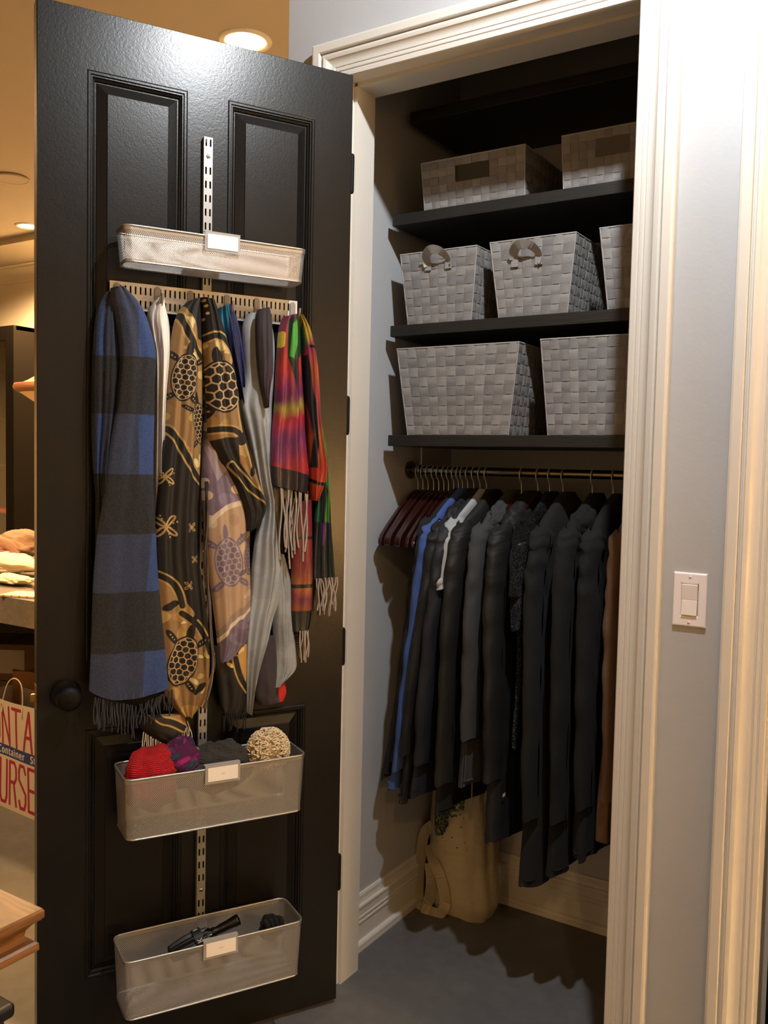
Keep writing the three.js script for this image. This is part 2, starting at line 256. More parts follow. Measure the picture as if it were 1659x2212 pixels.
function doorBasket(label, yTop, h, offF, depth, text) {
  const w = .426, s = .3785, b = dthing('mesh_basket', label, 'basket', s, yTop - h, offF - depth / 2, 'silver mesh baskets on the door rail');
  delete b.userData.group;
  const pt = rrect(w, depth, .016), pb = rrect(w - .012, depth - .012, .016), n = pt.length; let acc = [0]; for (let i = 1; i <= n; i++) acc.push(acc[i - 1] + Math.hypot(pt[i % n][0] - pt[i - 1][0], pt[i % n][1] - pt[i - 1][1]));
  const wall = grid(n, 1, (u, v) => { const i = Math.round(u * n) % n, k = Math.round(u * n), p = v > .5 ? pt[i] : pb[i]; return [p[0], v * h, p[1], acc[k], v * h]; }, true);
  mesh('mesh_wall', wall, meshSilver, b);
  const fl = new THREE.ShapeGeometry(new THREE.Shape(pb.map(p => new THREE.Vector2(...p)))); fl.rotateX(Math.PI / 2); mesh('mesh_floor', fl, meshSilver, b);
  const band = (y, hh, o) => grid(n, 1, (u, v) => { const i = Math.round(u * n) % n, p = pt[i], q = pb[i], f = (y + v * hh) / h; return [lerp(q[0], p[0], f) + Math.sign(p[0]) * o, y + v * hh, lerp(q[1], p[1], f) + Math.sign(p[1]) * o]; }, true);
  mesh('rim', merge([ringTube(w, depth, .016, h, .0026), band(h - .009, .009, .0008)]), silver, b);
  mesh('base_edge', merge([ringTube(w - .012, depth - .012, .016, .001, .0022), band(0, .006, .0006)]), silver, b);
  mesh('bracket', merge([boxMM(-.012, h - .05, -depth / 2 - (offF - depth) + .0145, .012, h - .004, -depth / 2 + .001)]), silver, b);
  const lh = new THREE.Group(); lh.name = 'label_holder'; lh.position.set(-.025 * -1 - .06, h - .013, depth / 2 + .004); b.add(lh); lh.position.x = .0045;
  mesh('holder_frame', tr(rbox(.083, .043, .0035, .0015), 0, 0, 0), clearPlastic, lh);
  mesh('holder_clip', boxMM(-.0415, .0215, -.01, .0415, .0235, .0018), clearPlastic, lh);
  const card = mesh('card', tr(rbox(.071, .032, .001, .0003), 0, .001, .0027), cardMat, lh);
  if (text) mesh('printed_word', tr(new THREE.PlaneGeometry(.066, .028), 0, .001, .0034), std(0xffffff, .7, { map: canvasTex(264, 112, (c, W, H) => { c.fillStyle = '#f3eee6'; c.fillRect(0, 0, W, H); c.fillStyle = '#6b655e'; c.font = '13px sans-serif'; c.textAlign = 'center'; c.fillText(text, W / 2, H / 2 + 5); }) }), lh);
  return b;
}
doorBasket('shallow silver mesh basket above the hook board', 1.952, .076, .108, .088, '');
doorBasket('deep silver mesh basket filled with knitted hats', .748, .138, .152, .128, 'HATS');
doorBasket('deep silver mesh basket holding a black folded umbrella', .338, .137, .152, .128, 'GLOVES');

// ---------- scarves ----------
// Each cloth piece is given by rows of left and right edge points on the door (s, y in metres); it gets its own depth, folds and thickness.
function cat(a, b, c, d, t) { return .5 * (2 * b + (c - a) * t + (2 * a - 5 * b + 4 * c - d) * t * t + (3 * b - a - 3 * c + d) * t * t * t); }
function rowAt(rows, v) { const n = rows.length - 1, f = clamp(v) * n, i = Math.min(n - 1, Math.floor(f)), t = f - i, g = k => rows[clamp(k, 0, n)]; return [0, 1, 2, 3].map(k => cat(g(i - 1)[k], g(i)[k], g(i + 1)[k], g(i + 2)[k], t)); }
// o: off (depth of the back), bulge, folds, amp, seed, sag(u) for the hem, tex {s0,y0,s1,y1} frame for the print
function drape(rows, o) {
  const { off = .04, bulge = .02, folds = 3, amp = .006, seed = 1, thick = .004, sag, nu = 30, lean = 0, top = 0 } = o, nv = (rows.length - 1) * 6;
  let S0 = -9, S1 = 9, Y0 = -9, Y1 = 9; for (const r of rows) { S0 = Math.max(S0, r[0]); S1 = Math.min(S1, r[2]); Y0 = Math.max(Y0, r[1], r[3]); Y1 = Math.min(Y1, r[1], r[3]); }
  const ph = hsh(seed, 7) * 9;
  const surf = (u, v, back) => {
    const r = rowAt(rows, v), e = Math.pow(Math.max(0, Math.sin(Math.PI * u)), .55), w = u + .09 * (noise(u * 3 + seed, v * 4, seed) - .5);
    let s = lerp(r[0], r[2], u), y = lerp(r[1], r[3], u); if (sag) y += sag(u) * sm(clamp((v - .8) / .2));
    const grow = .55 + .45 * sm(clamp(v * 1.6));
    const f = amp * grow * (Math.sin(2 * Math.PI * w * folds + ph) + .5 * Math.sin(2 * Math.PI * w * folds * 2.3 + ph * 2 + v * 3)) + .004 * (fbm(u * 4 + seed, v * 9, seed, 3) - .5);
    const z = off + thick + bulge * e * (1 - .35 * sm(clamp((v - .3) / .7))) + f * e + top * (1 - sm(clamp(v / .12)));
    const zz = back ? Math.min(off, z - thick) + f * .3 * e : z;
    return [-s, y, zz + lean * v, (S0 - s) / (S0 - S1), 1 - (Y0 - y) / (Y0 - Y1)];
  };
  const front = grid(nu, nv, (u, v) => surf(u, 1 - v, false)), rear = grid(nu, nv, (u, v) => surf(1 - u, 1 - v, true));
  const hem = grid(nu, 1, (u, v) => surf(u, 1, v < .5)), cap = grid(nu, 1, (u, v) => surf(1 - u, 0, v < .5));
  const eL = grid(1, nv, (u, v) => surf(0, 1 - v, u < .5)), eR = grid(1, nv, (u, v) => surf(1, 1 - v, u > .5));
  return merge([front, rear, hem, cap, eL, eR]);
}
function bounds(rows) { let S0 = -9, S1 = 9, Y0 = -9, Y1 = 9; for (const r of rows) { S0 = Math.max(S0, r[0]); S1 = Math.min(S1, r[2]); Y0 = Math.max(Y0, r[1], r[3]); Y1 = Math.min(Y1, r[1], r[3]); } return { S0, S1, Y0, Y1 }; }
// canvas painter in door coordinates: X(s), Y(y), K pixels per metre
function print(rows, px, draw) {
  const b = bounds(rows), w = b.S0 - b.S1, h = b.Y0 - b.Y1, W = Math.round(w * px), H = Math.round(h * px);
  return canvasTex(W, H, c => draw(c, { W, H, K: px, P: ([s, y]) => [(b.S0 - s) * px, (b.Y0 - y) * px] }));
}
function speckle(c, W, H, n, seed, cols, r0, r1) { const R = rng(seed); for (let i = 0; i < n; i++) { c.fillStyle = cols[Math.floor(R() * cols.length)]; c.beginPath(); c.ellipse(R() * W, R() * H, r0 + R() * (r1 - r0), (r0 + R() * (r1 - r0)) * 1.4, R() * 3, 0, 6.3); c.fill(); } }
const twill = dataTex(64, 64, (u, v) => .5 + .5 * Math.sin((u + v) * 6.283 * 8) * Math.sin((u - v) * 6.283 * 8), false);
const fabric = (map, rough = .85, extra = {}) => new THREE.MeshPhysicalMaterial({ map, roughness: rough, sheen: .25, sheenRoughness: .6, side: THREE.DoubleSide, ...extra });
function poly(c, pts, fill, stroke, lw, close = true) { c.beginPath(); pts.forEach(([x, y], i) => i ? c.lineTo(x, y) : c.moveTo(x, y)); if (close) c.closePath(); if (fill) { c.fillStyle = fill; c.fill(); } if (stroke) { c.strokeStyle = stroke; c.lineWidth = lw; c.lineJoin = c.lineCap = 'round'; c.stroke(); } }
function curve(c, pts, stroke, lw) { c.beginPath(); c.moveTo(...pts[0]); for (let i = 1; i < pts.length - 1; i++) c.quadraticCurveTo(...pts[i], (pts[i][0] + pts[i + 1][0]) / 2, (pts[i][1] + pts[i + 1][1]) / 2); c.lineTo(...pts[pts.length - 1]); c.strokeStyle = stroke; c.lineWidth = lw; c.lineCap = 'round'; c.stroke(); }
function turtle(c, x, y, rx, ry, rot, line = '#b99a6c', dark = '#14110c') {
  c.save(); c.translate(x, y); c.rotate(rot); c.fillStyle = dark;
  for (const [fx, fy, a, l, w] of [[-rx * .9, -ry * .75, -.9, rx * .75, rx * .26], [rx * .9, -ry * .75, .9, rx * .75, rx * .26], [-rx * .75, ry * .85, -2.3, rx * .6, rx * .24], [rx * .75, ry * .85, 2.3, rx * .6, rx * .24]]) { c.save(); c.translate(fx, fy); c.rotate(a); c.beginPath(); c.ellipse(0, -l * .6, w, l, 0, 0, 6.3); c.fill(); c.fillStyle = line; for (let i = 0; i < 3; i++) { c.beginPath(); c.arc(0, -l * (.3 + i * .35), w * .25, 0, 6.3); c.fill(); } c.fillStyle = dark; c.restore(); }
  c.beginPath(); c.ellipse(0, -ry * 1.25, rx * .28, ry * .4, 0, 0, 6.3); c.fill(); c.beginPath(); c.ellipse(0, 0, rx * 1.12, ry * 1.1, 0, 0, 6.3); c.fill();
  c.save(); c.beginPath(); c.ellipse(0, 0, rx, ry, 0, 0, 6.3); c.clip(); c.strokeStyle = line; c.lineWidth = rx * .085; const q = rx * .3;
  for (let j = -5; j <= 5; j++) for (let i = -4; i <= 4; i++) { const hx = (i + (j & 1 ? .5 : 0)) * q * 1.732, hy = j * q * 1.5; c.beginPath(); for (let k = 0; k < 6; k++) { const a = k * Math.PI / 3 + Math.PI / 6; c[k ? 'lineTo' : 'moveTo'](hx + q * Math.cos(a), hy + q * Math.sin(a)); } c.closePath(); c.stroke(); }
  c.restore(); c.beginPath(); c.ellipse(0, 0, rx, ry, 0, 0, 6.3); c.lineWidth = rx * .07; c.strokeStyle = line; c.stroke(); c.restore();
}
function flower(c, x, y, r, col) { c.strokeStyle = c.fillStyle = col; c.lineWidth = r * .16; for (let k = 0; k < 4; k++) { const a = k * Math.PI / 2 + .7; c.beginPath(); c.ellipse(x + Math.cos(a) * r * .6, y + Math.sin(a) * r * .6, r * .5, r * .17, a, 0, 6.3); c.stroke(); for (let m = 0; m < 3; m++) { c.beginPath(); c.arc(x + Math.cos(a + .45) * r * (.4 + m * .28), y + Math.sin(a + .45) * r * (.4 + m * .28), r * .08, 0, 6.3); c.fill(); } } }
function strands(list, r, seg = 10) { return merge(list.map(p => tube(p, r, seg, 4))); }
// a row of fringe strands hanging from a hem line a->b (s,y), of length l
function fringe(a, b, n, l, z, seed, r = .0011, wob = .004) { const R = rng(seed), o = []; for (let i = 0; i < n; i++) { const t = (i + .5) / n, s = lerp(a[0], b[0], t), y = lerp(a[1], b[1], t), L = l * (.75 + .4 * R()), p = []; const dx = (R() - .5) * wob * 2, f = R() * 6; for (let k = 0; k <= 5; k++) { const q = k / 5; p.push([-s + dx * q + wob * .35 * Math.sin(f + q * 5), y - L * q + .003 * (k === 0), z + .003 * Math.sin(f * 2 + q * 4)]); } o.push(p); } return strands(o, r); }
const origin = (s, y) => ({ s, y });
// geometry is computed in door coordinates, then shifted to the scarf's own base
function scarf(label, s, y) { const g = dthing('scarf', label, 'scarf', s, y, 0); g.userData.shift = undefined; delete g.userData.shift; g.at = [s, y]; return g; }
function cloth(g, name, geo, mat) { geo.translate(g.at[0], -g.at[1], 0); return mesh(name, geo, mat, g); }

// blue and charcoal plaid scarf
{
  const g = scarf('blue and charcoal plaid wool scarf with dark fringe, on the first hook', HK[0], 1.83);
  const R2 = [[0.6085,1.8224,0.5779,1.8258],[0.6074,1.7908,0.5477,1.797],[0.5974,1.752,0.5272,1.7586],[0.5872,1.6828,0.5082,1.6868],[0.5908,1.6121,0.5098,1.617],[0.5984,1.5412,0.5103,1.5449],[0.6138,1.4437,0.5117,1.4384],[0.6243,1.3484,0.5089,1.3417],[0.6349,1.2795,0.5042,1.2664],[0.6434,1.1689,0.4951,1.1618],[0.6478,1.0207,0.4759,1.0063],[0.6515,0.9274,0.4666,0.9195]];
  const bandY = [1.838, [0.5531,1.6753][1], [0.5523,1.5482][1], [0.5567,1.415][1], [0.561,1.2811][1], [0.5654,1.1506][1], [0.5646,1.0138][1], .5];
  const splits = [[0.5538,1.8064],[0.5521,1.6754],[0.5534,1.5482],[0.5495,1.4151],[0.5179,1.2802],[0.5315,1.1489],[0.5327,1.0111],[0.5567,0.8781]];
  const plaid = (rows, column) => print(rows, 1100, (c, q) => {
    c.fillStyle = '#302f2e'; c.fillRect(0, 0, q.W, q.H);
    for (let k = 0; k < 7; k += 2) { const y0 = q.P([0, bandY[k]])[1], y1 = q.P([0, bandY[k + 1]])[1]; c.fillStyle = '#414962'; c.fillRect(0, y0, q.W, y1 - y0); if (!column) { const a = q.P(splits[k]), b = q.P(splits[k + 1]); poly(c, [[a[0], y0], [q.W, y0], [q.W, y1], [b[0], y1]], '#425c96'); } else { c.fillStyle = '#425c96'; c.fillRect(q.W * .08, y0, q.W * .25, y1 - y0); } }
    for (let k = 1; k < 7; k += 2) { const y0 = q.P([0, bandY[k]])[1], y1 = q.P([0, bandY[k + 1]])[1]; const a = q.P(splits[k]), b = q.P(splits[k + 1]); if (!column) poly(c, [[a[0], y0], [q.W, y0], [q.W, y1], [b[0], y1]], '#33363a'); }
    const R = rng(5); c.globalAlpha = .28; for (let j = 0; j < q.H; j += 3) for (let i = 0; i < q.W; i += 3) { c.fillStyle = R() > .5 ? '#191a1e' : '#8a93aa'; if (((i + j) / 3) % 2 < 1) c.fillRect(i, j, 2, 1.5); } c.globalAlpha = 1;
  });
  const bump = { bumpMap: cl(twill, 24, 90), bumpScale: .0012 };
  const A1 = [[0.6143,1.8174,0.5844,1.8166],[0.6339,1.7631,0.5841,1.7578],[0.6414,1.6619,0.5777,1.6665],[0.643,1.5405,0.5832,1.543],[0.6398,1.4388,0.5968,1.4396],[0.6326,1.3569,0.6086,1.3569],[0.6264,1.295,0.6184,1.2949]];
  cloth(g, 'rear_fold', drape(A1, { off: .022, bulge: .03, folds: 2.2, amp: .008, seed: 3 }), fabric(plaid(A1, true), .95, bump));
  cloth(g, 'front_panel', drape(R2, { off: .05, bulge: .032, folds: 1.3, amp: .006, seed: 11, sag: u => -.022 * Math.sin(Math.PI * Math.pow(u, .8)) + .004 }), fabric(plaid(R2, false), .95, bump));
  const dk = std(0x33363d, .95);
  const fr = [fringe([0.6446,0.9161], [0.5474,0.8842], 24, .062, .068, 21, .0014), fringe([0.5474,0.8885], [0.4674,0.9184], 20, .05, .075, 22, .0014, .008)];
  stuff(cloth(g, 'fringe', merge(fr), dk));
}
// white scarf
{
  const g = scarf('thin white scarf folded over the second hook', HK[1], 1.82);
  const r = [[0.5039,1.8134,0.4883,1.8244],[0.5172,1.7895,0.4797,1.7932],[0.5222,1.7623,0.4721,1.7649],[0.5158,1.7268,0.4686,1.7236],[0.5072,1.6893,0.4693,1.6818],[0.5034,1.5982,0.4771,1.5997],[0.5027,1.4939,0.4816,1.4945],[0.503,1.3888,0.4861,1.3889],[0.5024,1.3044,0.4918,1.3],[0.5009,1.2354,0.4967,1.2353]];
  cloth(g, 'cloth', drape(r, { off: .02, bulge: .034, folds: 2.6, amp: .005, seed: 31 }), fabric(print(r, 500, (c, q) => { c.fillStyle = '#e4dfd6'; c.fillRect(0, 0, q.W, q.H); c.fillStyle = '#c9cbc9'; c.fillRect(0, 0, q.W * .16, q.H); c.fillStyle = '#b3ab9c'; for (const f of [.18, .33, .46]) c.fillRect(q.W * f, 0, q.W * .03, q.H); })));
}
// black and gold turtle scarf
{
  const g = scarf('black and gold batik scarf printed with turtles, on the third hook', HK[2] - .03, 1.83);
  const gold = (c, q, s) => { c.fillStyle = '#8a6b42'; c.fillRect(0, 0, q.W, q.H); speckle(c, q.W, q.H, 26, s, ['#8a612f', '#9c7a48', '#a98a50'], q.K * .006, q.K * .018); speckle(c, q.W, q.H, 30, s + 1, ['#c2af72', '#d0c084', '#b79d5a'], q.K * .003, q.K * .013); };
  const border = (c, q, pts) => { const p = pts.map(q.P); curve(c, p, '#a98a4c', q.K * .022); curve(c, p, '#15120c', q.K * .013); };
  const C1 = [[0.4366,1.8113,0.4045,1.823],[0.4576,1.7843,0.4032,1.797],[0.4709,1.7336,0.4015,1.7396],[0.4786,1.6503,0.3996,1.6556],[0.483,1.5463,0.3985,1.5499],[0.4938,1.4418,0.4018,1.4435],[0.5035,1.3372,0.4051,1.3366],[0.5069,1.2323,0.404,1.2291],[0.5041,1.1267,0.3863,1.1201],[0.4959,1.0198,0.3751,1.01],[0.4879,0.9334,0.3764,0.9221],[0.4715,0.8864,0.3882,0.8749],[0.4409,0.8503,0.4135,0.847]];
  cloth(g, 'left_panel', drape(C1, { off: .045, bulge: .034, folds: 1.9, amp: .0075, seed: 41 }), fabric(print(C1, 1500, (c, q) => {
    gold(c, q, 3); const K = q.K;
    poly(c, [[0.5197,1.4309],[0.4765,1.5205],[0.4518,1.4847],[0.4134,1.406],[0.3691,1.3795],[0.3648,0.9872],[0.3991,1.0664],[0.4488,1.1343],[0.4971,1.1845],[0.5233,1.1909]].map(q.P), '#17140f');
    border(c, q, [[0.4828,1.5192],[0.4626,1.5001],[0.4441,1.4585],[0.4189,1.4166],[0.3958,1.3955]]); border(c, q, [[0.5076,1.1871],[0.4759,1.1762],[0.4543,1.1453],[0.4475,1.1128]]); border(c, q, [[0.4485,1.0956],[0.4156,1.073],[0.391,1.0386],[0.3738,0.9934]]);
    poly(c, [[0.46,1.8171],[0.3959,1.8239],[0.3948,1.7191],[0.4166,1.7278],[0.4277,1.7685]].map(q.P), '#17140f');
    border(c, q, [[0.4575,1.7761],[0.4489,1.7562],[0.4359,1.7262],[0.4184,1.6963],[0.3988,1.682]]);
    turtle(c, ...q.P([0.4468,1.6368]), K * .026, K * .05, .15); turtle(c, ...q.P([0.4081,1.5336]), K * .02, K * .045, -.2); turtle(c, ...q.P([0.4453,0.9833]), K * .03, K * .055, .25);
    c.save(); c.restore();
    for (const [p, r] of [[[0.4874,1.2971], .028], [[0.4265,1.2941], .012], [[0.4883,1.4105], .022], [[0.435,1.1604], .011], [[0.417,1.2188], .009]]) flower(c, ...q.P(p), r * K, '#b0925a');
    for (const p of [[0.4031,0.9139],[0.4081,1.0888],[0.4733,1.1143]]) { c.fillStyle = '#17140f'; c.beginPath(); c.ellipse(...q.P(p), K * .02, K * .009, -.4, 0, 6.3); c.fill(); }
  }), .68));
  const C2 = [[0.4119,1.8207,0.3772,1.816],[0.4061,1.788,0.3636,1.7817],[0.4035,1.7382,0.3477,1.7378],[0.3985,1.6758,0.3291,1.6755],[0.3935,1.6131,0.3171,1.6175],[0.3896,1.5499,0.3061,1.5535],[0.3857,1.4971,0.2917,1.5],[0.3677,1.4603,0.2761,1.4514],[0.3428,1.4231,0.2604,1.4023],[0.3186,1.3779,0.2433,1.3528],[0.2974,1.3256,0.2429,1.3273],[0.2911,1.2816,0.2669,1.2922]];
  cloth(g, 'right_panel', drape(C2, { off: .055, bulge: .036, folds: 1.5, amp: .008, seed: 43 }), fabric(print(C2, 1500, (c, q) => {
    gold(c, q, 9); const K = q.K;
    poly(c, [[0.4259,1.8347],[0.3555,1.8424],[0.3259,1.6917],[0.3485,1.7134],[0.3763,1.7353],[0.4033,1.7226],[0.4108,1.7167]].map(q.P), '#17140f');
    border(c, q, [[0.4087,1.7221],[0.385,1.7377],[0.3631,1.7333],[0.3429,1.7117],[0.3225,1.6866]]);
    for (const p of [[0.4064,1.8129],[0.402,1.8009],[0.4094,1.7877],[0.3986,1.7846],[0.4049,1.7715]]) { c.fillStyle = '#c9b48a'; c.beginPath(); c.arc(...q.P(p), K * .0035, 0, 6.3); c.fill(); }
    turtle(c, ...q.P([0.3629,1.6202]), K * .042, K * .055, -.2);
    poly(c, [[0.3955,1.4915],[0.3516,1.5035],[0.3236,1.5044],[0.3172,1.4451],[0.2348,1.3361],[0.2333,1.236],[0.3372,1.239],[0.3949,1.4331]].map(q.P), '#17140f');
    border(c, q, [[0.3936,1.518],[0.3629,1.5234],[0.335,1.5222],[0.3226,1.5152]]); border(c, q, [[0.3363,1.4394],[0.3111,1.4127],[0.2844,1.3824],[0.2445,1.3561]]);
    border(c, q, [[0.3178,1.5853],[0.3115,1.5317],[0.295,1.489],[0.2805,1.4349]]); c.fillStyle = '#17140f'; c.beginPath(); c.ellipse(...q.P([0.3134,1.5014]), K * .012, K * .016, .4, 0, 6.3); c.fill(); c.beginPath(); c.ellipse(...q.P([0.2839,1.4327]), K * .006, K * .02, .2, 0, 6.3); c.fill();
  }), .68));
  const C3 = [[0.5605,0.8619,0.4381,0.855],[0.5396,0.8348,0.4291,0.8209],[0.5131,0.8066,0.4332,0.7939],[0.4896,0.7883,0.4539,0.7835]];
  cloth(g, 'lower_flap', drape(C3, { off: .05, bulge: .02, folds: 1, amp: .003, seed: 44 }), fabric(print(C3, 1100, (c, q) => { c.fillStyle = '#15120e'; c.fillRect(0, 0, q.W, q.H); poly(c, [[0.5554,0.8741],[0.4382,0.8604],[0.4269,0.8261],[0.4598,0.8466],[0.5029,0.8593],[0.5188,0.8644]].map(q.P), '#8a6b42'); border(c, q, [[0.5188,0.8752],[0.4975,0.85],[0.4706,0.8446],[0.4378,0.822]]); }), .68));
  const C4 = [[0.3677,1.0055,0.2707,1.0033],[0.3581,0.9602,0.27,0.9522],[0.3485,0.9146,0.2706,0.9068],[0.3423,0.8691,0.2746,0.8593],[0.3339,0.8401,0.2872,0.8312]];
  cloth(g, 'rear_panel', drape(C4, { off: .026, bulge: .02, folds: 1.4, amp: .004, seed: 45 }), fabric(print(C4, 1100, (c, q) => { c.fillStyle = '#15120e'; c.fillRect(0, 0, q.W, q.H); poly(c, [[0.3059,1.0117],[0.2662,1.02],[0.2643,0.8833],[0.2859,0.9083],[0.3027,0.9439]].map(q.P), '#b78a4b'); speckle(c, q.W, q.H * .3, 4, 5, ['#dcc37c'], 4, 9); border(c, q, [[0.3101,0.9727],[0.3027,0.9382],[0.2882,0.9086],[0.2667,0.8836]]); }), .68));
  const cream = std(0xb9aa93, .9);
  stuff(cloth(g, 'fringe', merge([fringe([0.5396,0.8294], [0.4896,0.7927], 14, .075, .085, 51, .0013, .004), fringe([0.4431,0.7952], [0.427,0.8372], 9, .055, .066, 52, .0013, .012)]), cream));
  stuff(cloth(g, 'dark_fringe', fringe([0.3397,0.8441], [0.2814,0.8327], 14, .04, .05, 53, .0011, .006), std(0x17161a, .9)));
  stuff(cloth(g, 'edge_braid', strands([0, 1].map(k => { const a = k ? [[0.3963,1.401],[0.3987,1.3154],[0.3955,1.2186],[0.3901,1.121],[0.3803,1.0333],[0.3785,0.9674],[0.3857,0.9132],[0.3986,0.8707]] : [[0.3996,1.401],[0.3954,1.3154],[0.3988,1.2187],[0.3868,1.1208],[0.3836,1.0335],[0.3751,0.9671],[0.3902,0.9137],[0.3942,0.8702]]; return a.map((p, i) => [-p[0], p[1], .087 + .003 * Math.sin(i * 2 + k * 3)]); }), .0032, 50), fabric(canvasTex(64, 512, (c, W, H) => { const R = rng(8); c.fillStyle = '#1a1712'; c.fillRect(0, 0, W, H); for (let i = 0; i < 60; i++) { c.fillStyle = ['#c9a65e', '#8b8894', '#8a6b42'][i % 3]; c.fillRect(R() * W, R() * H, 26, 9); } }), .7)));
}
// mauve and tan turtle scarf
{
  const g = scarf('mauve and tan printed scarf hanging below the gold turtle panel', HK[2] - .05, 1.79);
  const r = [[0.388,1.572,0.3681,1.573],[0.3937,1.4864,0.3313,1.4936],[0.3961,1.4006,0.3028,1.4014],[0.3922,1.336,0.2763,1.3242],[0.381,1.2274,0.2738,1.2241],[0.3664,1.1175,0.2699,1.1121],[0.3554,1.0396,0.2746,1.0281],[0.3504,0.995,0.2906,0.9956],[0.3478,0.9659,0.3273,0.9707]];
  cloth(g, 'cloth', drape(r, { off: .035, bulge: .03, folds: 1.8, amp: .006, seed: 61 }), fabric(print(r, 1300, (c, q) => {
    const K = q.K; c.fillStyle = '#6e6070'; c.fillRect(0, 0, q.W, q.H); speckle(c, q.W, q.H, 40, 4, ['#5f5262', '#7d7080', '#685a6b'], K * .008, K * .022);
    poly(c, [[0.3818,1.3034],[0.3319,1.352],[0.2721,1.3574],[0.264,1.1117],[0.3056,1.0806],[0.3395,1.0385],[0.371,1.0187]].map(q.P), '#ab8f73'); speckle(c, q.W, q.H * .75, 22, 6, ['#bfa78b', '#a1846a', '#c7b59b'], K * .005, K * .014);
    curve(c, [[0.3873,1.2927],[0.3654,1.3249],[0.3318,1.3443],[0.2976,1.3519]].map(q.P), '#c9b9a2', K * .012); curve(c, [[0.3642,1.0127],[0.3396,1.044],[0.3114,1.081],[0.2686,1.103]].map(q.P), '#8f7d6c', K * .022); curve(c, [[0.3618,1.007],[0.3372,1.0383],[0.3078,1.073],[0.2662,1.095]].map(q.P), '#d3c4ac', K * .008);
    turtle(c, ...q.P([0.3336,1.2094]), K * .03, K * .055, -.15, '#a3948f', '#71626f'); turtle(c, ...q.P([0.275,1.2241]), K * .02, K * .045, .1, '#8f7d78', '#5d5058');
    poly(c, [[0.4004,1.4969],[0.3202,1.5102],[0.3329,1.4392],[0.3662,1.4008]].map(q.P), '#8f8187'); poly(c, [[0.3717,1.4977],[0.3444,1.4553],[0.3577,1.4442],[0.3759,1.4708]].map(q.P), '#c2ad92');
  }), .55));
}
// teal scarf
{
  const g = scarf('deep teal and indigo silk scarf on the fourth hook', HK[3], 1.82);
  const r = [[0.3548,1.8086,0.3257,1.8201],[0.3578,1.7783,0.3071,1.7831],[0.3518,1.7414,0.2961,1.7353],[0.34,1.694,0.2898,1.6923],[0.3224,1.6411,0.2857,1.6434],[0.3022,1.5856,0.2885,1.5906]];
  cloth(g, 'cloth', drape(r, { off: .02, bulge: .03, folds: 2.4, amp: .006, seed: 71 }), fabric(print(r, 700, (c, q) => { c.fillStyle = '#10617f'; c.fillRect(0, 0, q.W, q.H); poly(c, [[0.336,1.834],[0.319,1.8251],[0.2968,1.6972],[0.2883,1.5775],[0.3182,1.576],[0.3401,1.7047]].map(q.P), '#1a2248'); poly(c, [[0.3211,1.8141],[0.313,1.8041],[0.292,1.6866],[0.3012,1.686]].map(q.P), '#2c2a6a'); }), .45));
}
// grey scarf
{
  const g = scarf('long pale grey gauze scarf on the fifth hook', HK[4], 1.82);
  const tone = px => (r => print(r, px, (c, q) => { c.fillStyle = '#93989a'; c.fillRect(0, 0, q.W, q.H); speckle(c, q.W, q.H, 60, 12, ['rgba(150,156,157,.4)', 'rgba(120,124,126,.3)'], 8, 30); }));
  const F1 = [[0.2868,1.7999,0.237,1.8124],[0.2967,1.7677,0.2223,1.7722],[0.2936,1.7073,0.2142,1.7112],[0.2906,1.6532,0.2156,1.6448],[0.3024,1.5916,0.2194,1.5859],[0.2938,1.5495,0.2189,1.5504],[0.2804,1.5006,0.2205,1.5024],[0.2594,1.4116,0.2179,1.412],[0.2442,1.3381,0.2097,1.3458],[0.2573,1.2679,0.2012,1.2599],[0.2668,1.1898,0.1842,1.1866],[0.2684,1.1326,0.1951,1.1049],[0.2745,1.0666,0.209,1.0623],[0.2784,1.006,0.2225,1.0039],[0.2787,0.9427,0.242,0.9393],[0.2766,0.8745,0.2577,0.8724],[0.2749,0.8333,0.2702,0.8327]];
  cloth(g, 'front_length', drape(F1, { off: .03, bulge: .03, folds: 1.7, amp: .008, seed: 81, nu: 40 }), fabric(tone(700)(F1), .9));
  const F2 = [[0.2153,1.2259,0.1787,1.2191],[0.2141,1.1517,0.159,1.1469],[0.2059,1.0883,0.1579,1.082],[0.2053,1.048,0.1535,1.0422],[0.2019,0.9901,0.1438,0.9831],[0.1999,0.9379,0.1403,0.9289],[0.2003,0.8834,0.1735,0.8993]];
  cloth(g, 'rear_length', drape(F2, { off: .018, bulge: .022, folds: 1.4, amp: .005, seed: 83 }), fabric(tone(700)(F2), .9));
}
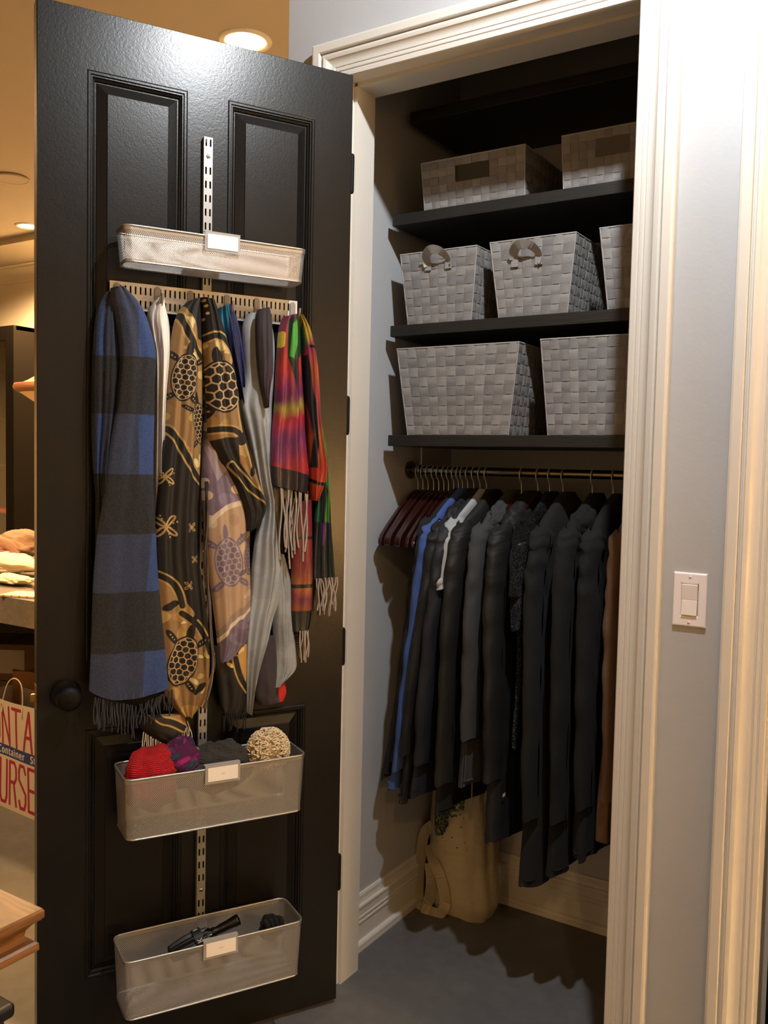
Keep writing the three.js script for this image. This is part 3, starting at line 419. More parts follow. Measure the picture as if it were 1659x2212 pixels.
// dark plum-charcoal scarf with a red tip
{
  const g = scarf('charcoal scarf with a red tip hanging over the grey gauze scarf', HK[4] - .02, 1.815);
  const G1 = [[0.2746,1.8059,0.2471,1.813],[0.28,1.7817,0.2396,1.779],[0.278,1.7173,0.2363,1.7152],[0.2726,1.6637,0.2354,1.6597],[0.2651,1.6208,0.2419,1.6243],[0.2529,1.5757,0.2482,1.5781]];
  cloth(g, 'front_length', drape(G1, { off: .072, bulge: .022, folds: 1.6, amp: .004, seed: 91 }), fabric(print(G1, 500, (c, q) => { c.fillStyle = '#332d31'; c.fillRect(0, 0, q.W, q.H); c.fillStyle = '#3a2733'; c.fillRect(q.W * .5, q.H * .6, q.W * .5, q.H); }), .85));
  const G2 = [[0.2487,1.0158,0.1955,1.0164],[0.2527,0.9589,0.1848,0.9587],[0.2519,0.9014,0.1715,0.9026],[0.2466,0.864,0.1635,0.869],[0.2343,0.8441,0.1706,0.8463]];
  cloth(g, 'rear_length', drape(G2, { off: .012, bulge: .02, folds: 1.2, amp: .003, seed: 92 }), fabric(print(G2, 500, (c, q) => { c.fillStyle = '#332d31'; c.fillRect(0, 0, q.W, q.H); poly(c, [[0.1897,0.8834],[0.1678,0.9046],[0.1548,0.868],[0.1828,0.8359]].map(q.P), '#b3211c'); }), .85));
}
// rainbow silk scarf
{
  const g = scarf('rainbow tie-dyed silk scarf with knotted cream fringe, on the last hook', HK[5] - .015, 1.82);
  const stops = (rows, px, list, seed, extra) => print(rows, px, (c, q) => {
    const cols = list.map(([p, col]) => [q.P([0, p])[1], new THREE.Color(col)]); const im = c.createImageData(q.W, q.H), d = im.data;
    for (let j = 0; j < q.H; j++) for (let i = 0; i < q.W; i++) { const y = j + (fbm(i / 26, j / 60, seed, 3) - .5) * q.H * .16 + (i - q.W / 2) * .22; let k = 0; while (k < cols.length - 2 && y > cols[k + 1][0]) k++; const t = sm(clamp((y - cols[k][0]) / (cols[k + 1][0] - cols[k][0] + 1e-6))), w = .64 + .3 * fbm(i / 9, j / 34, seed + 5, 3), o = (j * q.W + i) * 4; const A = cols[k][1], B = cols[k + 1][1]; for (const [m, ch] of [[0, 'r'], [1, 'g'], [2, 'b']]) d[o + m] = clamp(Math.pow(lerp(A[ch], B[ch], t), 1 / 2.2) * w * 255, 0, 255); d[o + 3] = 255; }
    c.putImageData(im, 0, 0); if (extra) extra(c, q);
  });
  const Y = { a: [0.1809,1.802][1], b: [0.18,1.7472][1], c: [0.1789,1.6811][1], d: [0.1778,1.6147][1], e: [0.1772,1.5815][1], f: [0.1767,1.5537][1], h: [0.1757,1.4924][1], i: [0.1749,1.4477][1], j: [0.1745,1.4197][1], k: [0.1736,1.3692][1] };
  const H1 = [[0.2046,1.7976,0.1714,1.8062],[0.2147,1.7639,0.1623,1.7685],[0.2196,1.6979,0.1575,1.7025],[0.222,1.6287,0.1515,1.6329],[0.2246,1.5682,0.1455,1.5718],[0.2285,1.5108,0.1408,1.5136],[0.2297,1.4401,0.1306,1.4236],[0.2254,1.3914,0.1333,1.3715]];
  cloth(g, 'front_length', drape(H1, { off: .055, bulge: .034, folds: 1.8, amp: .006, seed: 101 }), fabric(stops(H1, 1000, [[Y.a, '#7d2a58'], [Y.b, '#a63a2c'], [Y.c, '#c23a34'], [Y.d, '#84285e'], [Y.e, '#a8963a'], [Y.f, '#b3243f'], [Y.h, '#7a2a63'], [Y.i, '#b8303a'], [Y.k, '#c0432c']], 3, (c, q) => {
    poly(c, [[0.1998,1.7893],[0.175,1.807],[0.1614,1.7819],[0.1602,1.7156],[0.172,1.6981],[0.1783,1.6479],[0.1766,1.6148],[0.193,1.6691],[0.2007,1.7015]].map(q.P), '#16331c'); poly(c, [[0.1925,1.779],[0.1807,1.7911],[0.1798,1.7362],[0.1887,1.6969],[0.1983,1.7017]].map(q.P), '#3f8f35'); poly(c, [[0.1957,1.6887],[0.1744,1.698],[0.1777,1.6092],[0.1855,1.6475]].map(q.P), '#171619');
    poly(c, [[0.2345,1.44],[0.128,1.4169],[0.1294,1.3602],[0.2335,1.378]].map(q.P), '#211b20'); curve(c, [[0.2122,1.7554],[0.2142,1.7279]].map(q.P), '#c9b03c', q.K * .012);
  }), .42));
  const H2 = [[0.1672,1.8047,0.1527,1.8105],[0.1581,1.7701,0.1289,1.7727],[0.1484,1.7041,0.1091,1.707],[0.1423,1.6318,0.1003,1.6343],[0.1363,1.5715,0.0966,1.5732],[0.1303,1.5153,0.0866,1.511],[0.1228,1.4429,0.0713,1.438],[0.1194,1.3917,0.0806,1.3942],[0.115,1.3551,0.1012,1.354]];
  cloth(g, 'side_length', drape(H2, { off: .035, bulge: .032, folds: 1.7, amp: .006, seed: 103 }), fabric(stops(H2, 1000, [[Y.a, '#b99a35'], [Y.b, '#8d2b4e'], [Y.c, '#b3502a'], [Y.d, '#a83636'], [Y.f, '#98304c'], [Y.h, '#b3532c'], [Y.i, '#b8281f'], [Y.k, '#c2401e']], 8, (c, q) => {
    curve(c, [[0.1343,1.7331],[0.1059,1.732]].map(q.P), '#17130f', q.K * .007); poly(c, [[0.1533,1.706],[0.1412,1.7125],[0.117,1.5961],[0.1051,1.4945],[0.1065,1.4375],[0.1215,1.4372],[0.1205,1.5167],[0.1393,1.6062]].map(q.P), '#1b1a1f'); curve(c, [[0.1259,1.4098],[0.1083,1.3975],[0.0882,1.3965]].map(q.P), '#17130f', q.K * .008); poly(c, [[0.1573,1.7946],[0.1454,1.74],[0.1485,1.7064],[0.1572,1.7168]].map(q.P), '#1f4a25');
  }), .42));
  const H3 = [[0.1629,1.3511,0.1109,1.3567],[0.1631,1.2883,0.1084,1.2897],[0.1631,1.2196,0.1058,1.2179],[0.1618,1.1391,0.1043,1.1363],[0.1594,1.0697,0.1055,1.0663],[0.1562,1.0255,0.1124,1.0247]];
  const z = { a: [0.1383,1.3567][1], b: [0.1369,1.2764][1], c: [0.1355,1.1957][1], d: [0.1346,1.1471][1], e: [0.1341,1.1146][1], f: [0.1334,1.0774][1], h: [0.1324,1.0215][1] };
  cloth(g, 'red_end', drape(H3, { off: .03, bulge: .018, folds: 1.2, amp: .003, seed: 105 }), fabric(stops(H3, 1000, [[z.a, '#741d32'], [z.b, '#8e2330'], [z.c, '#8a2530'], [z.d, '#b0622c'], [z.e, '#7a2040'], [z.f, '#9a4a2a'], [z.h, '#7a2030']], 12, (c, q) => { const b = (a, e) => { const y0 = q.P([0, a])[1]; c.fillStyle = '#16181a'; c.fillRect(0, y0, q.W, q.P([0, e])[1] - y0); }; b([0.1346,1.1448][1], [0.1344,1.1355][1]); b(z.f, z.h - .02); b([0.1367,1.2649][1], [0.1366,1.258][1]); }), .45));
  const H4 = [[0.0949,1.5467,0.086,1.5471],[0.0884,1.4721,0.0654,1.4668],[0.0917,1.3794,0.0559,1.3795],[0.0953,1.2981,0.0492,1.2998],[0.0975,1.2166,0.041,1.2172],[0.0976,1.1534,0.0346,1.1554]];
  cloth(g, 'green_end', drape(H4, { off: .015, bulge: .02, folds: 2.6, amp: .005, seed: 107 }), fabric(print(H4, 700, (c, q) => { c.fillStyle = '#1a211f'; c.fillRect(0, 0, q.W, q.H); poly(c, [[0.0952,1.564],[0.0685,1.4957],[0.0534,1.3796],[0.062,1.2977],[0.0749,1.2978],[0.0688,1.3795],[0.0854,1.449]].map(q.P), '#3f7a2c'); poly(c, [[0.0968,1.3794],[0.0841,1.3794],[0.0851,1.298],[0.0953,1.2981]].map(q.P), '#245038'); poly(c, [[0.0825,1.2979],[0.0672,1.2977],[0.0712,1.2392],[0.0814,1.2395]].map(q.P), '#4a2457'); }), .5));
  const cream = std(0x9c9085, .95);
  stuff(cloth(g, 'fringe', merge([fringe([0.2175,1.3846], [0.1323,1.3668], 9, .15, .075, 111, .0026, .01), fringe([0.194,1.3629], [0.1672,1.3572], 5, .15, .07, 112, .0024, .012), fringe([0.1425,1.0245], [0.1149,1.0248], 7, .075, .045, 113, .002, .006), fringe([0.0926,1.1532], [0.0372,1.1555], 12, .085, .035, 114, .0022, .01)]), cream));
}

// ---------- contents of the door baskets ----------
// soft lump: ellipsoid pushed about by noise
function lump(rx, ry, rz, seed, amp = .25, fr = 2.2, nu = 40, nv = 28, shape) { return grid(nu, nv, (u, v) => { const a = u * 6.2832, b = (v - .5) * Math.PI, x = Math.cos(b) * Math.cos(a), y = Math.sin(b), zz = -Math.cos(b) * Math.sin(a); let k = 1 + amp * (fbm(x * fr + seed, y * fr + 5, zz * fr + seed, 4) - .5) * 2; if (shape) k *= shape(x, y, zz, a, b); return [x * rx * k, y * ry * k, zz * rz * k]; }, true); }
const knit = dataTex(64, 64, (u, v) => .5 + .5 * Math.abs(Math.sin(u * 6.283 * 4)) * Math.cos(v * 6.283 * 8 + Math.abs(((u * 8) % 1) - .5) * 5), false);
{
  const at = (p, off) => [p[0], p[1], off];
  const red = dthing('knit_hat', 'red knitted beanie slumped in the deep mesh basket', 'hat', ...at([0.52,0.7447], .09)); red.position.y -= .078;
  mesh('crown', tr(lump(.062, .075, .036, 4, .2), 0, .06, 0), std(0xb0101c, .95, { bumpMap: cl(knit, 10, 6), bumpScale: .003 }), red);
  mesh('cuff', tr(new THREE.TorusGeometry(.036, .012, 10, 32).rotateX(Math.PI / 2).scale(1.2, 1, .8), 0, .012, 0), std(0x9a0e18, .95, { bumpMap: cl(knit, 20, 2), bumpScale: .003 }), red);
  const mul = dthing('knit_scarf', 'bundled magenta, teal and lime knitted scarf in the deep mesh basket', 'scarf', ...at([0.4511,0.7617], .085)); mul.position.y -= .07;
  const mt = canvasTex(256, 256, (c, W, H) => { const R = rng(77); c.fillStyle = '#5c1747'; c.fillRect(0, 0, W, H); for (let i = 0; i < 70; i++) { c.save(); c.translate(R() * W, R() * H); c.rotate(-.9 + R() * .4); c.fillStyle = ['#7d1a66', '#1d5f72', '#8ea33a', '#35204f', '#a3256f', '#224a55'][i % 6]; c.fillRect(-14, -6, 30, 13); c.restore(); } });
  mesh('bundle', tr(lump(.045, .06, .034, 9, .28), 0, .058, 0), fabric(mt, .95, { bumpMap: cl(knit, 8, 8), bumpScale: .003 }), mul);
  const grey = dthing('knit_hat', 'dark grey fleecy hat behind the label of the deep mesh basket', 'hat', ...at([0.3573,0.7484], .085)); grey.position.y -= .07;
  mesh('crown', tr(lump(.08, .058, .036, 15, .28, 3), 0, .05, 0), std(0x2f2e2c, 1, { bumpMap: cl(soft, 12, 12), bumpScale: .003 }), grey);
  mesh('ear_flap', tr(lump(.04, .03, .03, 16, .3, 3), -.06, .04, .012), std(0x3f4446, 1, { bumpMap: cl(soft, 12, 12), bumpScale: .003 }), grey);
  const cr = dthing('fuzzy_hat', 'cream curly bouclé hat bulging out of the deep mesh basket', 'hat', ...at([0.2394,0.7567], .09)); cr.position.y -= .055;
  mesh('crown', tr(lump(.048, .048, .039, 21, .1), 0, .05, 0), std(0xb59e7c, 1), cr);
  const R = rng(99), curls = []; for (let i = 0; i < 800; i++) { const b = Math.asin(2 * R() - 1), a = R() * 6.283, x = Math.cos(b) * Math.cos(a), y = Math.sin(b), z = Math.cos(b) * Math.sin(a); const dent = Math.exp(-((x + .1) ** 2 + (y + .15) ** 2) * 14) * (z > 0 ? .28 : 0), k = 1.02 - dent; const t = new THREE.TorusGeometry(.0032 + R() * .0016, .0017, 5, 7); t.rotateX(R() * 3); t.rotateY(R() * 3); t.translate(x * .05 * k, .05 + y * .05 * k, z * .041 * k); curls.push(t); }
  stuff(mesh('curl_pile', merge(curls), std(0xd2bf9c, 1), cr));
}
{
  // folded umbrella lying across the lowest basket
  const a = [0.4799,0.3298], b = [0.3102,0.3478], u = dthing('folded_umbrella', 'black folded umbrella with a white marking, lying in the lowest mesh basket', 'umbrella', a[0], a[1] - .03, .095);
  const dx = a[0] - b[0], dy = b[1] - a[1] + .03, L = Math.hypot(dx, dy), rot = Math.atan2(dy, dx), blk = std(0x0c0c0d, .5), gloss = std(0x0a0a0a, .18);
  const body = grid(48, 20, (p, v) => { const an = p * 6.2832, r = (.016 + .006 * Math.sin(v * 3.0)) * (1 + .16 * Math.sin(an * 8)) * (v < .05 ? v * 20 : 1); return [v * L * .56, r * Math.sin(an), r * Math.cos(an)]; }, true);
  const inner = new THREE.Group(); inner.name = 'umbrella_body'; inner.rotation.z = rot; u.add(inner);
  mesh('folded_canopy', body, blk, inner);
  mesh('handle', new THREE.LatheGeometry([[.0001, 0], [.0105, 0], [.012, .012], [.0095, .02], [.011, .03], [.0115, .05], [.0135, L * .4], [.0135, L * .43], [.0001, L * .435]].map(q => new THREE.Vector2(...q)), 24).rotateZ(-Math.PI / 2).translate(L * .57, 0, 0), gloss, inner);
  mesh('ferrule', tr(new THREE.CylinderGeometry(.0145, .0175, .012, 20).rotateZ(-Math.PI / 2), L * .565, 0, 0), gloss, inner);
  mesh('closing_band', tr(new THREE.CylinderGeometry(.0265, .0265, .02, 24, 1, true).rotateZ(Math.PI / 2), L * .42, 0, 0), std(0xffffff, .6, { map: canvasTex(512, 64, (c, W, H) => { c.fillStyle = '#0d0d0e'; c.fillRect(0, 0, W, H); c.fillStyle = '#b9b9b5'; c.font = 'bold 52px sans-serif'; for (let k = 0; k < 5; k++) c.fillText('K', 20 + k * 104, 50); }), side: THREE.DoubleSide }), inner);
  const gl = dthing('wool_glove', 'black knitted glove balled up at the end of the lowest mesh basket', 'glove', [0.2233,0.3161][0], [0.2233,0.3161][1] - .04, .09);
  mesh('palm', tr(lump(.03, .03, .024, 33, .3), 0, .03, 0), std(0x0e0e0f, 1, { bumpMap: cl(knit, 8, 6), bumpScale: .003 }), gl);
  for (let k = 0; k < 4; k++) mesh('finger', tube([[-.02 + k * .012, .045, .008], [-.022 + k * .013, .056, .016], [-.02 + k * .012, .05, .027], [-.018 + k * .011, .038, .03]], .006, 10, 8), std(0x101011, 1), gl);
}

// ---------- closet shelves and rod ----------
const SX = -.037, SF = -.29, ROD = [1.432, -.47];
const SH = [2.170, 1.852, 1.534], ST = .032;
const shelfLabels = ['black wall shelf carrying the two low baskets with cut-out handles', 'black wall shelf carrying the baskets with loop handles', 'black wall shelf above the clothes rod carrying two tall baskets'];
SH.forEach((y, i) => { const t = thing('wall_shelf', shelfLabels[i], 'shelf', [(SX + XR) / 2, y - ST, (SF + ZB) / 2]); mesh('board', tr(rbox(XR - SX, ST, SF - ZB, .002), 0, ST / 2, 0), M.shelf, t); });
{ const t = thing('wall_shelf', 'black uppermost wall shelf hidden in shade behind the door header', 'shelf', [(SX + XR) / 2, 2.456, (-.374 + ZB) / 2]); mesh('board', tr(rbox(XR - SX, .034, -.374 - ZB, .002), 0, .017, 0), M.shelf, t); }
{
  const t = thing('clothes_rod', 'dark metal clothes rod under the lowest shelf', 'rod', [XC, ROD[0], ROD[1]]);
  mesh('rod', tr(new THREE.CylinderGeometry(.0125, .0125, XR - XC, 24).rotateZ(Math.PI / 2), (XR - XC) / 2, 0, 0), std(0x8a7f74, .22, { metalness: 1 }), t);
  mesh('flange', tr(new THREE.CylinderGeometry(.026, .028, .008, 24).rotateZ(Math.PI / 2), .004, 0, 0), std(0x6d6358, .35, { metalness: .8 }), t);
  mesh('hanging_bracket', merge([tr(rbox(.008, .072, .003, .001), .042, .05, 0), tr(new THREE.TorusGeometry(.0155, .003, 8, 24).rotateY(Math.PI / 2), .042, 0, 0)]), M.chrome, t);
}

// ---------- woven strap baskets ----------
const ribs = dataTex(64, 8, (u) => .5 + .5 * Math.cos(u * 6.283 * 9), false);
const strapTone = [0x878481, 0x7f7c79, 0x8d8a87, 0x7a7776].map(c => std(c, .72, { bumpMap: ribs, bumpScale: .0003 }));
const rimMat = std(0x9c9995, .5);
// ribbon through frames [P, S (half width vector), N (outward)]
function ribbon(frames, t = .0012) {
  const p = [], uv = [], ix = []; frames.forEach(([P, S, N], k) => { for (const [a, b, u] of [[-1, -t, 0], [-1, 0, .02], [1, 0, .98], [1, -t, 1]]) { p.push(P.x + S.x * a + N.x * b, P.y + S.y * a + N.y * b, P.z + S.z * a + N.z * b); uv.push(u, k * .25); } });
  for (let k = 0; k + 1 < frames.length; k++) for (let m = 0; m < 3; m++) { const a = k * 4 + m; ix.push(a, a + 1, a + 4, a + 1, a + 5, a + 4); }
  const g = new THREE.BufferGeometry(); g.setAttribute('position', new THREE.Float32BufferAttribute(p, 3)); g.setAttribute('uv', new THREE.Float32BufferAttribute(uv, 2)); g.setIndex(ix); const c = toCreasedNormals(g, .9); return c;
}
function wovenBasket(label, o) {
  const { wb, wt, db, dt, h, nc, nd, nr, hole, seed = 1, pos, ry = 0, group } = o, t0 = thing('woven_basket', label, 'basket', pos, ry, group), N = 2 * (nc + nd), amp = .0018;
  const w = t => lerp(wb, wt, t) / 2, d = t => lerp(db, dt, t) / 2;
  // ring position r in [0,N) -> point on the outer face at height t
  const ring = (r, t) => {
    r = ((r % N) + N) % N; const W = w(t), D = d(t), y = t * h;
    if (r < nc) return V(lerp(-W, W, r / nc), y, D); r -= nc; if (r < nd) return V(W, y, lerp(D, -D, r / nd)); r -= nd; if (r < nc) return V(lerp(W, -W, r / nc), y, -D); r -= nc; return V(-W, y, lerp(-D, D, r / nd));
  };
  const norm = r => { r = ((r % N) + N) % N; const cs = [[0, nc, V(0, 0, 1)], [nc, nc + nd, V(1, 0, 0)], [nc + nd, 2 * nc + nd, V(0, 0, -1)], [2 * nc + nd, N, V(-1, 0, 0)]]; for (let i = 0; i < 4; i++) { const [a, b, n] = cs[i]; if (r > a + 1e-6 && r < b - 1e-6) return n.clone(); if (Math.abs(r - a) <= 1e-6) return n.clone().add(cs[(i + 3) % 4][2]).normalize(); } return cs[0][2].clone().add(cs[3][2]).normalize(); };
  const shp = c => Math.sign(c) * Math.pow(Math.abs(c), .45);
  const inHole = (c, j) => hole && c >= hole[0] && c < hole[1] && j >= hole[2] && j < hole[3];
  for (let c = 0; c < N; c++) {              // upright straps
    const runs = []; let cur = []; for (let j = 0; j < nr; j++) { if (inHole(c, j)) { if (cur.length) runs.push(cur); cur = []; } else cur.push(j); } if (cur.length) runs.push(cur);
    runs.map(run => { const fr = []; for (let q = run[0] * 4; q <= (run[run.length - 1] + 1) * 4; q++) { const t = q / 4 / nr, wv = shp(Math.cos(Math.PI * (t * nr - .5))) * (c % 2 ? -1 : 1), n = norm(c + .5); const P = ring(c + .5, t), S = ring(c + .97, t).sub(ring(c + .03, t)).multiplyScalar(.5); P.addScaledVector(n, amp * wv); fr.push([P, S, n]); } return ribbon(fr); }).forEach(gq => mesh('upright_strap', gq, strapTone[Math.floor(hsh(c, seed) * 4)], t0));
  }
  for (let j = 0; j < nr; j++) {             // straps running round
    const full = !hole || j < hole[2] || j >= hole[3], r0 = full ? 0 : hole[1], r1 = full ? N : N + hole[0], fr = [];
    for (let q = r0 * 4; q <= r1 * 4; q++) { const r = q / 4, t = (j + .5) / nr, n = norm(r), wv = -shp(Math.cos(Math.PI * (r - .5))) * (j % 2 ? -1 : 1); const P = ring(r, t).addScaledVector(n, amp * wv), S = ring(r, (j + .97) / nr).sub(ring(r, (j + .03) / nr)).multiplyScalar(.5); fr.push([P, S.negate(), n]); }
    mesh('round_strap', ribbon(fr), strapTone[Math.floor(hsh(j + 50, seed) * 4)], t0);
  }
  const R = tt => [[-1, 1], [1, 1], [1, -1], [-1, -1]].map(([a, b]) => V(a * w(tt), tt * h, b * d(tt)));
  const top = R(1.0), bot = R(0), bars = (list, r) => merge(list.map(([a, b]) => { const L = a.distanceTo(b), g = new THREE.CylinderGeometry(r, r, L + r, 6); g.translate(0, L / 2, 0); g.applyQuaternion(new THREE.Quaternion().setFromUnitVectors(V(0, 1, 0), b.clone().sub(a).normalize())); g.translate(a.x, a.y, a.z); return g; }));
  mesh('wire_rim', bars([0, 1, 2, 3].map(i => [top[i], top[(i + 1) % 4]]), .0024), rimMat, t0);
  for (let i = 0; i < 4; i++) mesh('corner_wire', bars([[bot[i], top[i]]], .0019), rimMat, t0);
  mesh('basket_floor', boxMM(-wb / 2, 0, -db / 2, wb / 2, .002, db / 2), strapTone[1], t0);
  const face = (a, t) => V(a * w(t), t * h, d(t));
  if (o.handle) { const { a, t, r, tilt, rot } = o.handle, c = face(a, t), fr = []; for (let k = 0; k <= 20; k++) { const an = lerp(-.35, Math.PI + .35, k / 20), ca = Math.cos(an + rot), sa = Math.sin(an + rot); const lift = Math.max(0, sa) * tilt + .004; fr.push([V(c.x + ca * r, c.y + sa * r * .82, c.z + lift), V(ca * .0108, sa * .0108, .006), V(0, 0, 1)]); } const hd = mesh('loop_handle', ribbon(fr, .003), rimMat, t0); for (const s of [-1, 1]) mesh('handle_patch', tr(rbox(.021, .022, .003, .001), c.x + s * r * .95, c.y - r * .32, c.z + .003), strapTone[2], t0); hd.userData.label = 'sewn loop handle of strap'; }
  return t0;
}
{
  const mk = (label, b, t, y, h, o) => { const [xb0, , xb1] = b, [xt0, , xt1] = t, zb = SF - .012; wovenBasket(label, { pos: [(xb0 + xb1) / 2, y + .001, zb - o.db / 2], wb: xb1 - xb0, wt: o.wt ?? xt1 - xt0, dt: o.db + .034, h, ...o }); };
  mk('low pale woven basket with a cut-out handle, nearest the closet side wall', [0.0638,2.1813,0.3711,2.1838], [0.0464,2.3052,0.3631,2.3073], SH[0], .128, { db: .27, nc: 12, nd: 10, nr: 6, hole: [4, 8, 3, 5], seed: 2 });
  mk('low pale woven basket with a cut-out handle, cut off by the white door frame', [0.4802,2.1799,0.7417,2.1816], [0.4628,2.309,0.7274,2.3118], SH[0], .131, { db: .27, nc: 12, nd: 10, nr: 6, hole: [4, 8, 3, 5], seed: 3 });
  mk('medium pale woven basket with a loop handle folded up over its rim', [0.0169,1.8592,0.221,1.8547], [-0.0152,2.0553,0.2299,2.0517], SH[1], .198, { db: .27, nc: 8, nd: 12, nr: 8, seed: 4, handle: { a: .02, t: .84, r: .034, tilt: .034, rot: 0 } });
  mk('medium pale woven basket with a round loop handle on its face, middle of its shelf', [0.3054,1.8602,0.5012,1.8619], [0.2719,2.0557,0.5152,2.0586], SH[1], .2, { db: .27, nc: 8, nd: 12, nr: 8, seed: 5, handle: { a: -.12, t: .755, r: .036, tilt: .03, rot: -.25 } });
  mk('medium pale woven basket partly hidden behind the white door frame', [0.6099,1.8597,0.7796,1.8614], [0.5813,2.0622,0.7952,2.0643], SH[1], .202, { db: .27, nc: 8, nd: 12, nr: 8, seed: 6, handle: { a: 0, t: .78, r: .03, tilt: .02, rot: 0 } });
  mk('wide tall pale woven basket without handle on the lowest shelf', [0.0238,1.5383,0.3431,1.5371], [-0.0003,1.7852,0.3826,1.7828], SH[2], .247, { db: .28, nc: 12, nd: 12, nr: 9, seed: 7 });
  mk('tall pale woven basket on the lowest shelf, crossed by the door frame shadow', [0.4582,1.5372,0.7241,1.5374], [0.4391,1.7882,0.7475,1.7842], SH[2], .25, { db: .28, nc: 12, nd: 12, nr: 9, seed: 8 });
}

// ---------- hangers ----------
const hangerWood = new THREE.MeshPhysicalMaterial({ color: 0x2b0f0b, roughness: .28, clearcoat: .8, clearcoatRoughness: .12 });
function hangerGeo() {
  const s = new THREE.Shape(); s.moveTo(0, .01); s.bezierCurveTo(.04, .012, .1, -.028, .205, -.112); s.bezierCurveTo(.222, -.126, .226, -.146, .21, -.147); s.bezierCurveTo(.195, -.147, .12, -.07, .04, -.034); s.quadraticCurveTo(.015, -.026, 0, -.026); s.quadraticCurveTo(-.015, -.026, -.04, -.034); s.bezierCurveTo(-.12, -.07, -.195, -.147, -.21, -.147); s.bezierCurveTo(-.226, -.146, -.222, -.126, -.205, -.112); s.bezierCurveTo(-.1, -.028, -.04, .012, 0, .01);
  const g = new THREE.ExtrudeGeometry(s, { depth: .007, bevelEnabled: true, bevelSize: .0025, bevelThickness: .0025, bevelSegments: 3, curveSegments: 10 }); g.translate(0, 0, -.0035); g.rotateY(-Math.PI / 2); return g;
}
const HG = { body: hangerGeo(), hook: tube([[0, .008, 0], [0, .03, 0], [0, .045, .004], [0, .053, .014], [0, .067, .0185], [0, .082, .012], [0, .087, 0], [0, .082, -.012], [0, .07, -.017]].map(([x, y, z]) => [x, y - .0, z]), .0018, 40, 6), bar: tr(new THREE.CylinderGeometry(.0045, .0045, .33, 10).rotateX(Math.PI / 2), 0, -.118, 0) };
const hookMat = std(0xd9d5cc, .4, { metalness: .55 });
const HY = ROD[0] + .0125 - .0855;
function hanger(x, label, ry, group) { const t = thing('wooden_hanger', label, 'hanger', [x, HY, ROD[1]], ry, group); mesh('shoulder', HG.body, hangerWood, t); mesh('hook', HG.hook, hookMat, t); mesh('trouser_bar', HG.bar, hangerWood, t); return t; }
const emptyX = [-.036, -.018, 0, .02, .038, .056, .072, .09];
emptyX.forEach((x, i) => hanger(x, `empty glossy dark wooden hanger, ${['first', 'second', 'third', 'fourth', 'fifth', 'sixth', 'seventh', 'eighth'][i]} from the closet side wall`, [.02, .03, -.01, .02, -.03, .02, .04, .03][i], 'empty hangers by the closet side wall'));

